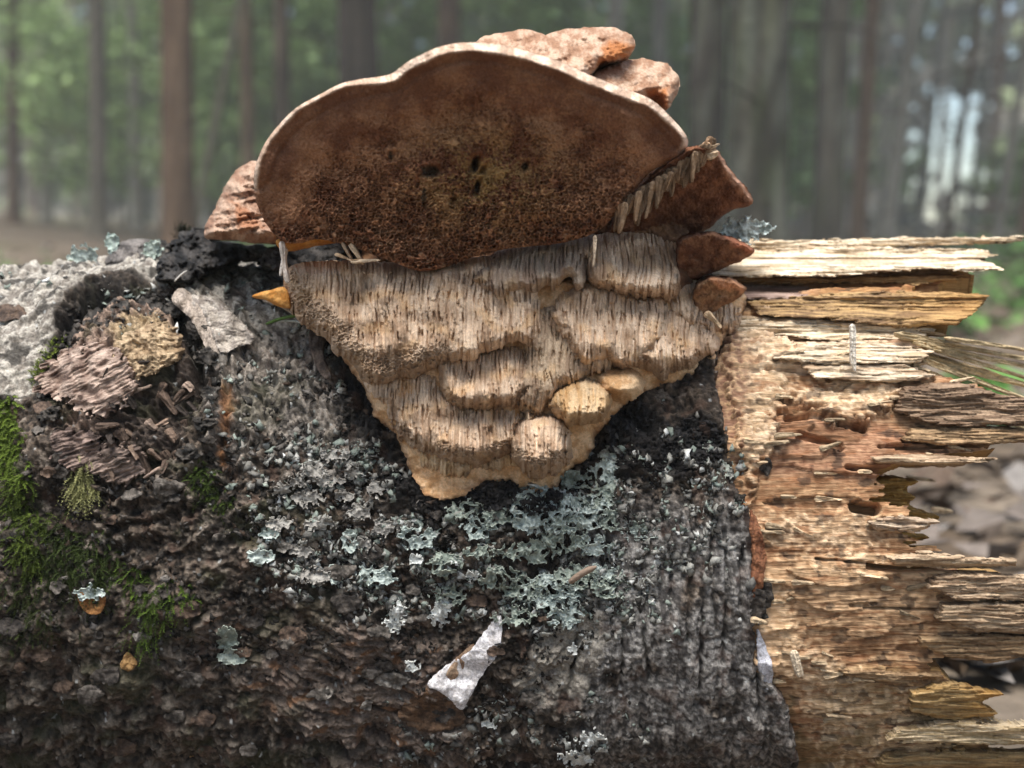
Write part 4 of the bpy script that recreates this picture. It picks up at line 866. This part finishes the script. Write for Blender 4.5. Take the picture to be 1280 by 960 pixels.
for k, (a, b, r_) in enumerate([(92, 418, 15), (118, 398, 16), (150, 384, 17), (186, 378, 16), (218, 388, 15), (244, 412, 14), (256, 446, 14), (262, 490, 13), (256, 530, 13), (236, 566, 13), (60, 520, 14), (84, 438, 12)]):
    g2_ = np.random.default_rng(3370+k); an = np.arange(8)/8*6.283
    plate('bark_flake', [(a+r_*(.7+.6*g2_.random())*math.cos(q), b+.7*r_*(.7+.6*g2_.random())*math.sin(q)) for q in an], (.008, .008, .008), (.08, .07, .062), 3372+k*7, log, 1.2+g2_.random(), 2, 'bark', (6, 5), amp=1.1, edge=4, curl=(1, 1), smooth=3)
g_ = np.random.default_rng(33)
NF = 0
while NF < 100:
    u_, v_ = g_.random()*960, 390+g_.random()*570
    if (320 < u_ < 900 and v_ < 470+.0*u_) or (440 < u_ < 760 and v_ < 625) or (math.hypot((u_-163)/110, (v_-488)/125) < 1) or (u_ > 700 and g_.random() < .6): continue
    rr_ = 6+11*g_.random()**1.5; n_ = 7; vert = u_ > 700
    an = np.sort(g_.random(n_)*.7+np.arange(n_))/n_*6.283
    pl = [(u_+rr_*(.65 if vert else 1.25)*(.7+.5*g_.random())*math.cos(q), v_+rr_*(1.2 if vert else .7)*(.7+.5*g_.random())*math.sin(q)) for q in an]
    b_ = g_.random(); c0, c1 = [((.018, .015, .014), (.08, .068, .06)), ((.04, .035, .031), (.16, .14, .125)), ((.045, .03, .024), (.14, .095, .07)), ((.10, .09, .082), (.30, .275, .25))][g_.choice(4, p=[.32, .32, .2, .16])]
    plate('bark_flake', pl, c0, c1, 3400+NF, log, .8+1.2*b_, 1.3, 'bark', (7, 7), curl=(1.5*g_.random(), 1.5*g_.random()), step=1.4, amp=.5, edge=2.5, smooth=3); NF += 1
# ------------------------------------------------------------------ lichens
def lichen(cu, cv, ru, rv, seed, c0, c1, label, group=None, lob=.55, lift=1.0, name='leaf_lichen', Y=None, hole=.0, freq=1.0, strand=False):
    n_ = 14; poly = [(cu+ru*1.25*math.cos(k/n_*6.283), cv+rv*1.25*math.sin(k/n_*6.283)) for k in range(n_)]
    r = min(ru, rv); sc_ = max(r*.42, 5.5)/freq
    def re(u, v):
        q = pn(u/sc_, v/sc_, seed)+.5*pn(u/sc_*2.1, v/sc_*2.1, seed+1)
        return -.3*r+lob*r*q*1.2-hole*np.abs(pn(u/9, v/9, seed+2)) + 0*u
    if strand:
        pls = smoothpoly(poly, 5)
        def re(u, v):
            f = (1-np.hypot((u-cu)/ru, (v-cv)/rv))*r
            q = .42-1.5*np.abs(pn(u/10.5, v/10.5, seed))-.5*np.abs(pn(u/5+3, v/5, seed+1))+.35*pn(u/22, v/22, seed+2)
            return np.minimum(f, 1.6)+11*q-sdpoly(u, v, pls)
    def front(u, v, s):
        y = (logY(u, v, True) if Y is None else np.full(u.shape, float(Y)))-lift
        return y-1.0*np.exp(-s/2.2)+.55*pn(u/7, v/7, seed+3)+.25*fbm(u/3, v/3, 2, seed+4)-.4*pn(u/18, v/18, seed+6)
    col = lambda u, v, s: mixc(mixc(c0, c1, ss(-.5, .5, fbm(u/10, v/10, 3, seed+5))), np.array(c1)*1.12, ss(3, .5, s)*.6)
    o = relief(name, poly, 1.0, front, lambda u, v, s: front(u, v, s)+1.1, col, M['lichen'], None, rough_edge=re, closed=True)
    tag(o, label, 'lichen', group); return o
LG0, LG1 = (.17, .205, .18), (.37, .415, .37); LB0, LB1 = (.28, .325, .31), (.50, .565, .545); LW0, LW1 = (.42, .43, .42), (.74, .76, .75); LN0, LN1 = (.20, .19, .18), (.40, .385, .36)
gq = 'grey-green leaf lichen lobes spreading over the bark under the fungus'; lq = 'grey-green lobed leaf lichen on the dark bark under the fungus'
for k, (a, b, c, d) in enumerate([(682, 640, 46, 30), (650, 612, 34, 14), (706, 668, 30, 22), (730, 640, 30, 22), (752, 618, 26, 18), (776, 650, 24, 13), (690, 742, 36, 20), (656, 735, 26, 14), (718, 722, 26, 16), (708, 772, 22, 14), (640, 690, 20, 10), (672, 690, 26, 14), (742, 680, 22, 12), (620, 650, 18, 10), (600, 690, 16, 9), (762, 590, 22, 13), (800, 600, 18, 10), (722, 600, 20, 10), (600, 660, 22, 14), (556, 705, 22, 14), (622, 722, 24, 14), (520, 672, 22, 14), (580, 636, 20, 10), (640, 772, 22, 12), (470, 720, 22, 12), (765, 735, 22, 14), (560, 745, 20, 12), (800, 665, 20, 12)]):
    lichen(a, b, c, d, 4000+k*11, LG0 if k % 3 else LB0, LG1 if k % 3 else LB1, lq, gq, strand=True, lift=1.9)
lichen(742, 716, 30, 9, 4301, LB0, LB1, 'pale blue-green lichen tongue lying over a sliver of dead bark')
for k, (a, b, c, d, lb) in enumerate([(437, 676, 10, 14, 'single pale blue lichen lobe standing apart on the dark crust'), (326, 696, 16, 9, 'flat pale blue-green lichen lobe left of the grey crust'), (337, 668, 11, 8, 'small round pale blue lichen lobe near the grey crust'),
        (284, 798, 15, 14, 'dull green lichen rosette on rumpled lower bark'), (290, 822, 17, 10, 'dull green lichen rosette touching another below it on rumpled bark'), (418, 718, 10, 12, 'pale frayed lichen tuft below the single pale blue lobe')]):
    lichen(a, b, c, d, 4400+k*11, LB0 if k != 3 else LG0, LB1 if k < 3 or k == 5 else LG1, lb, lob=.35)
wl, wg = 'tiny chalk-white lichen crumb on the dark bark', 'chalk-white lichen crumbs on the bark'
for k, (a, b, c, d) in enumerate([(548, 768, 10, 14), (556, 758, 7, 10), (498, 770, 9, 16), (490, 782, 8, 9), (520, 700, 9, 6), (782, 694, 15, 11), (800, 690, 9, 7), (806, 728, 11, 8), (814, 740, 8, 6), (842, 798, 9, 5), (740, 925, 16, 9), (725, 948, 22, 9), (760, 940, 12, 9), (716, 812, 6, 6), (860, 862, 8, 5), (515, 834, 8, 6), (612, 905, 8, 5), (790, 770, 8, 6), (572, 700, 7, 5), (590, 720, 8, 5)]):
    lichen(a, b, c, d, 4500+k*11, LW0, LW1, wl, wg, lob=.8, lift=1.3, name='white_lichen')
nl, ng = 'crinkled grey lichen crumb in the crust left of the fungus base', 'crinkled grey lichen crumbs beside the fungus base'
for k, (a, b) in enumerate([(372, 602), (392, 590), (410, 600), (352, 612), (348, 655), (384, 622), (430, 620), (450, 640), (400, 655), (470, 610), (378, 690), (395, 720), (455, 680), (480, 660), (420, 570), (440, 590)]):
    lichen(a, b, 10+4*(k % 3), 7+3*(k % 2), 4800+k*11, LN0, LN1, nl, ng, lob=.7, lift=1.3, name='crust_lichen')
nl2, ng2 = 'crinkled grey-green lichen crumb between the black crust and the bark edge', 'grey-green lichen crumbs near the black crust'
for k, (a, b) in enumerate([(790, 560), (830, 610), (860, 625), (890, 615), (780, 625), (812, 640), (850, 650), (885, 655), (770, 570), (905, 590), (842, 500), (820, 575)]):
    lichen(a, b, 11+4*(k % 3), 8+3*(k % 2), 5100+k*11, LN0, (.36, .40, .36), nl2, ng2, lob=.7, lift=1.3, name='crust_lichen')
lichen(928, 287, 26, 16, 5301, LB0, (.66, .76, .78), 'pale blue lichen tuft on the log top beside the fungus shelves', lob=.5, Y=-46)
lichen(950, 285, 16, 7, 5312, LB0, (.66, .76, .78), 'pale blue lichen sprig sticking out beside the shelves', lob=.5, Y=-44)
lichen(104, 320, 18, 12, 5323, LB0, (.55, .63, .60), 'pale curled lichen at the far edge of the white bark', lob=.6, Y=-16)
lichen(140, 304, 9, 12, 5334, LB0, (.50, .60, .56), 'small upright lichen lobe beside the dark bark chunk', lob=.4, Y=-16)
lichen(190, 312, 12, 13, 5345, LB0, (.55, .64, .58), 'pale green lichen flap right behind the dark bark chunk', lob=.4, Y=-20)
ck = lobe('bark_chunk', [(132, 330), (140, 314), (152, 302), (180, 298), (186, 312), (182, 326), (150, 334)], -20, 14, (.05, .045, .045), (.22, .20, .19), 5360, (0, -.2), .8, 6, m='bark')
ck.parent = None; ck.location = [a+b for a, b in zip(ck.location, fun.location)]; tag(ck, 'dark chunk of bark lying on the white log top among lichens', 'bark chunk')
# black charred-looking crust lumps
for k, (pl, Y) in enumerate([([(192, 350), (204, 318), (222, 296), (246, 288), (268, 300), (300, 306), (346, 314), (346, 328), (300, 326), (262, 338), (240, 352), (212, 352)], -42), ([(328, 334), (336, 312), (380, 304), (430, 300), (476, 312), (476, 338), (420, 340), (380, 336)], -62)]):
    b_ = lobe('black_crust', pl, Y, 26, (.006, .006, .007), (.06, .055, .053), 5380+k*9, (0, -.35), 2.2, 8, m='bark', edge=6)
    b_.parent = log; b_.location = [q+w_ for q, w_ in zip(b_.location, fun.location)]
for k, pl in enumerate([[(756, 540), (772, 512), (800, 504), (812, 530), (800, 560), (770, 570)], [(840, 540), (862, 524), (895, 530), (905, 566), (880, 592), (850, 586), (836, 566)], [(590, 618), (620, 602), (650, 606), (640, 632), (604, 640)], [(655, 622), (690, 614), (705, 622), (690, 640), (660, 642)], [(800, 590), (830, 580), (850, 600), (820, 612)]]):
    plate('black_crust', pl, (.005, .005, .006), (.035, .033, .035), 5390+k*10, log, 2.6, 4, 'bark', (5, 5), amp=1.6, edge=6)
# ------------------------------------------------------------------ crumbs too small to count
def crumbs(name, n, regions, size, pal, parent, seed, lift=.6, m='lichen', probs=None, tilt=.4, el=.75):
    g = np.random.default_rng(seed); U, Vv = [], []
    while sum(len(q) for q in U) < n:
        u = g.random(n)*1000; v = 330+g.random(n)*640
        den = np.zeros(n)
        for poly, dn in regions: den = np.maximum(den, dn*ss(-25, 25, sdpoly(u, v, poly)+30*pn(u/28, v/28, seed)))
        den *= ss(-.1, .3, pn(u/20, v/20, seed+1)+.5*pn(u/60, v/60, seed+2))
        kp = g.random(n) < den; U.append(u[kp]); Vv.append(v[kp])
    u, v = np.concatenate(U)[:n], np.concatenate(Vv)[:n]
    c = P(u, v, logY(u, v)-lift*g.random(n)); nr = c.copy(); nr[:, 0] = 0; nr /= np.linalg.norm(nr, axis=1)[:, None]
    nr += tilt*g.normal(size=(n, 3)); nr /= np.linalg.norm(nr, axis=1)[:, None]
    e1 = np.cross(nr, g.normal(size=(n, 3))); e1 /= np.linalg.norm(e1, axis=1)[:, None]; e2 = np.cross(nr, e1)
    sz = (size[0]+(size[1]-size[0])*g.random(n)**2)[:, None]; k = 7; V = [c+nr*sz*(.05+.2*g.random((n, 1)))]
    for q in range(k):
        a = q/k*6.283+.3*g.normal(size=n)[:, None]; r = sz*(.35+.9*g.random(n)[:, None])
        V.append(c+e1*r*np.cos(a)+e2*r*np.sin(a)*el+nr*sz*.28*g.normal(size=(n, 1)))
    V.append(c-nr*sz*.22)
    V = np.stack(V, 1); o = np.arange(n)[:, None]*(k+2)
    F = np.concatenate([np.stack([o, o+1+q, o+1+(q+1) % k], -1).reshape(-1, 3) for q in range(k)]+[np.stack([o+k+1, o+1+(q+1) % k, o+1+q], -1).reshape(-1, 3) for q in range(k)])
    col = np.repeat((np.array(pal)[g.choice(len(pal), n, p=probs)]*(.7+.6*g.random((n, 1)))), k+2, 0)
    return tag(put(name, V.reshape(-1, 3), [F], col, M[m], parent), kind='stuff')
CRUST = [([(320, 590), (390, 545), (470, 560), (520, 620), (620, 630), (740, 590), (770, 520), (910, 560), (920, 650), (860, 740), (800, 790), (700, 800), (600, 760), (450, 760), (330, 720)], 1.), ([(650, 880), (800, 880), (800, 960), (480, 960), (480, 880)], .35), ([(720, 640), (930, 650), (940, 780), (740, 830)], .10), ([(260, 450), (420, 430), (470, 560), (280, 620)], .25), ([(0, 340), (200, 330), (350, 330), (380, 420), (270, 430)], .25)]
crumbs('lichen_crust', 5200, CRUST, (.4, 2.3), [(.34, .34, .32), (.19, .185, .175), (.27, .315, .285), (.58, .59, .58), (.05, .047, .044)], log, 71, probs=[.26, .25, .24, .07, .18])
crumbs('bark_crumbs', 2900, [([(-50, 600), (260, 560), (420, 430), (520, 620), (740, 620), (800, 560), (800, 700), (700, 760), (680, 900), (420, 860), (-50, 780)], 1.), ([(60, 430), (110, 380), (200, 365), (255, 420), (265, 500), (240, 500), (225, 430), (190, 400), (130, 410), (90, 440)], 1.2)], (.5, 2.3), [(.016, .014, .013), (.04, .034, .03), (.09, .078, .07), (.075, .05, .037), (.17, .155, .145)], log, 72, .3, 'bark', probs=[.3, .27, .2, .13, .1], tilt=.3, el=.5)
# ------------------------------------------------------------------ moss
def moss(name, pts, n, L, c0, c1, label, seed, spread=9, droop=.8, group=None):
    """shoots rooted along image pixels, each a bent stem set with tiny leaves"""
    g = np.random.default_rng(seed); pts = np.array(pts, float)
    i = g.integers(0, len(pts), n); u = pts[i, 0]+spread*g.normal(size=n); v = pts[i, 1]+spread*g.normal(size=n)
    root = P(u, v, logY(u, v, True)+.3); out = root.copy(); out[:, 0] = 0; out /= np.linalg.norm(out, axis=1)[:, None]
    d = out+.75*g.normal(size=(n, 3)); d[:, 2] -= droop*.4; d /= np.linalg.norm(d, axis=1)[:, None]
    ln = L*(.5+g.random(n))[:, None]; K = 9; Vs, Fs, Cs = [], [], []; base = 0
    tcol = g.random(n)
    for k in range(K):
        t = (k+.5)/K; p = root+d*ln*t+np.array((0, 0, -1.))*droop*ln*t*t*.55
        for side in (0, 1, 2):
            a = side*2.09+k*1.1+g.random(n)*.6; ref = np.cross(d, (0.3, .2, 1.)); ref /= np.linalg.norm(ref, axis=1)[:, None]; r2 = np.cross(d, ref)
            o = ref*np.cos(a)[:, None]+r2*np.sin(a)[:, None]; lf = (.95-.45*t)*(.8+.5*g.random(n))[:, None]*L/4.2
            tip = p+o*lf*.8+d*lf*.75; wd = np.cross(o, d)*lf*.2
            Vs += [p-wd, tip, p+wd]; Cs += [tcol*.7+.3*t]*3
    V = np.stack(Vs, 1); m = V.shape[1]; F = (np.arange(n)[:, None]*m+np.arange(m)[None]).reshape(-1, 3)
    col = mixc(c0, c1, np.stack(Cs, 1).reshape(-1))
    o = put(name, V.reshape(-1, 3), [F], col, M['moss'], None, False); return tag(o, label, 'moss', group)
MG0, MG1 = (.03, .045, .012), (.13, .18, .032); MD0, MD1 = (.014, .02, .008), (.065, .095, .022)
moss('moss_clump', [(4, 510), (10, 530), (14, 560), (8, 580), (22, 600), (2, 545)], 420, 4.2, (.045, .075, .012), (.20, .28, .045), 'bright green moss cushion on the log beyond the branch scar', 81, 8)
moss('moss_clump', [(20, 620), (30, 650), (44, 655), (28, 690), (40, 700), (15, 640)], 380, 4, MG0, MG1, 'mid green moss mat under the bright cushion', 82, 9)
moss('moss_clump', [(104, 580), (104, 596), (106, 612), (100, 606)], 150, 4.5, (.12, .12, .05), (.36, .36, .16), 'pale yellow-green moss tuft hanging from the branch scar', 83, 6, 1.4)
moss('moss_clump', [(70, 690), (90, 710), (110, 690), (60, 720), (130, 700), (80, 670), (120, 730)], 420, 4, MD0, MD1, 'dark mossy fringe below the branch scar', 84, 12, 1.0)
moss('moss_clump', [(160, 720), (180, 745), (200, 735), (190, 765), (215, 750), (180, 795), (172, 725), (228, 752)], 230, 4, MD0, (.14, .22, .035), 'trailing moss shoots straying over the dark lower bark', 85, 9, .9)
moss('moss_clump', [(252, 592), (258, 605), (266, 622), (280, 632), (248, 600)], 150, 3.6, MD0, (.10, .15, .03), 'small dark moss sprig beneath the rust-coloured streak', 86, 6, .6)
moss('moss_clump', [(62, 446), (70, 436), (80, 428), (52, 460), (44, 470)], 140, 2.8, MG0, (.24, .30, .05), 'thin line of green moss edging the scar collar', 87, 4, .4)
moss('moss_clump', [(24, 740), (40, 760), (60, 780), (20, 790), (50, 740)], 200, 3.2, MD0, (.07, .09, .025), 'faint dark moss film low on the log', 88, 14, .8)
moss('moss_clump', [(224, 286), (232, 290), (240, 294), (252, 296), (228, 292)], 120, 2.6, (.008, .009, .008), (.03, .035, .015), 'blackish dry moss tuft at the foot of the salmon cap lobe', 89, 4, .1)
# ------------------------------------------------------------------ needles and small litter on the log
def needle(u0, v0, u1, v1, Y0, Y1, r, c, label, group=None, name='conifer_needle'):
    A, B = P(u0, v0, Y0), P(u1, v1, Y1); d = B-A; L = np.linalg.norm(d); d = d/L
    s = np.cross(d, (0, .3, 1.)); s /= np.linalg.norm(s); t = np.cross(s, d); V = []
    for k in range(9):
        q = k/8; p = A+d*L*q+np.array((0, 0, 1.))*L*.05*math.sin(q*3.1); rr = r*(.5+.5*math.sin(min(q*4+.4, 1.57)))*(1 if q < .8 else 1-(q-.8)*4)
        V += [p+rr*(s*math.cos(a)*1.2+t*math.sin(a)*.7) for a in np.arange(6)/6*6.283]
    F = [(k*6+j, k*6+(j+1) % 6, k*6+6+(j+1) % 6, k*6+6+j) for k in range(8) for j in range(6)]
    F6 = [[5, 4, 3, 2, 1, 0], [48, 49, 50, 51, 52, 53]]
    o = put(name, np.array(V), [np.array(F), np.array(F6)], np.tile(c, (54, 1)), M['flesh'], None); return tag(o, label, 'needle', group)
needle(333, 405, 386, 394, -68, -74, .65, (.10, .17, .05), 'green conifer needle lying below the amber flap')
needle(345, 402, 392, 408, -66, -76, .5, (.46, .48, .44), 'pale dry needle crossing the green one')
needle(330, 376, 378, 400, -60, -74, .7, (.40, .33, .26), 'brownish dry needle pointing down under the amber flap')
needle(218, 352, 234, 338, -58, -56, .4, (.55, .53, .50), 'short pale needle stuck in the log top')
plate_leaf = plate('leaf_scrap', [(96, 740), (112, 736), (130, 746), (128, 764), (112, 768), (100, 756)], (.24, .10, .035), (.42, .20, .07), 5500, None, 2.2, .6, 'bark', (12, 6), curl=(1, 2), edge=1)
tag(plate_leaf, 'curled orange-brown leaf scrap stuck below the moss', 'leaf')
lichen(112, 742, 17, 8, 5510, LB0, LB1, 'pale blue lichen crumb resting on the orange-brown leaf scrap', lob=.6, lift=3.2)
for k, (a, b, c, d) in enumerate([(846, 862, 8, 7), (160, 828, 9, 12), (240, 950, 8, 6)]):
    pl = [(a+c*math.cos(q)*(1+.3*math.sin(q*3+k)), b+d*math.sin(q)) for q in np.arange(7)/7*6.283]
    o = plate('leaf_scrap', pl, (.26, .14, .05), (.46, .28, .12), 5520+k, None, 1.5, .5, 'bark', (8, 8), edge=1.5)
    tag(o, 'small ochre leaf scrap stuck to the dark lower bark', 'leaf', 'ochre leaf scraps on the lower bark')
needle(712, 728, 746, 708, -103, -104, 1.3, (.30, .22, .17), 'brown sliver of dead bark lying on the lichen', name='bark_sliver')
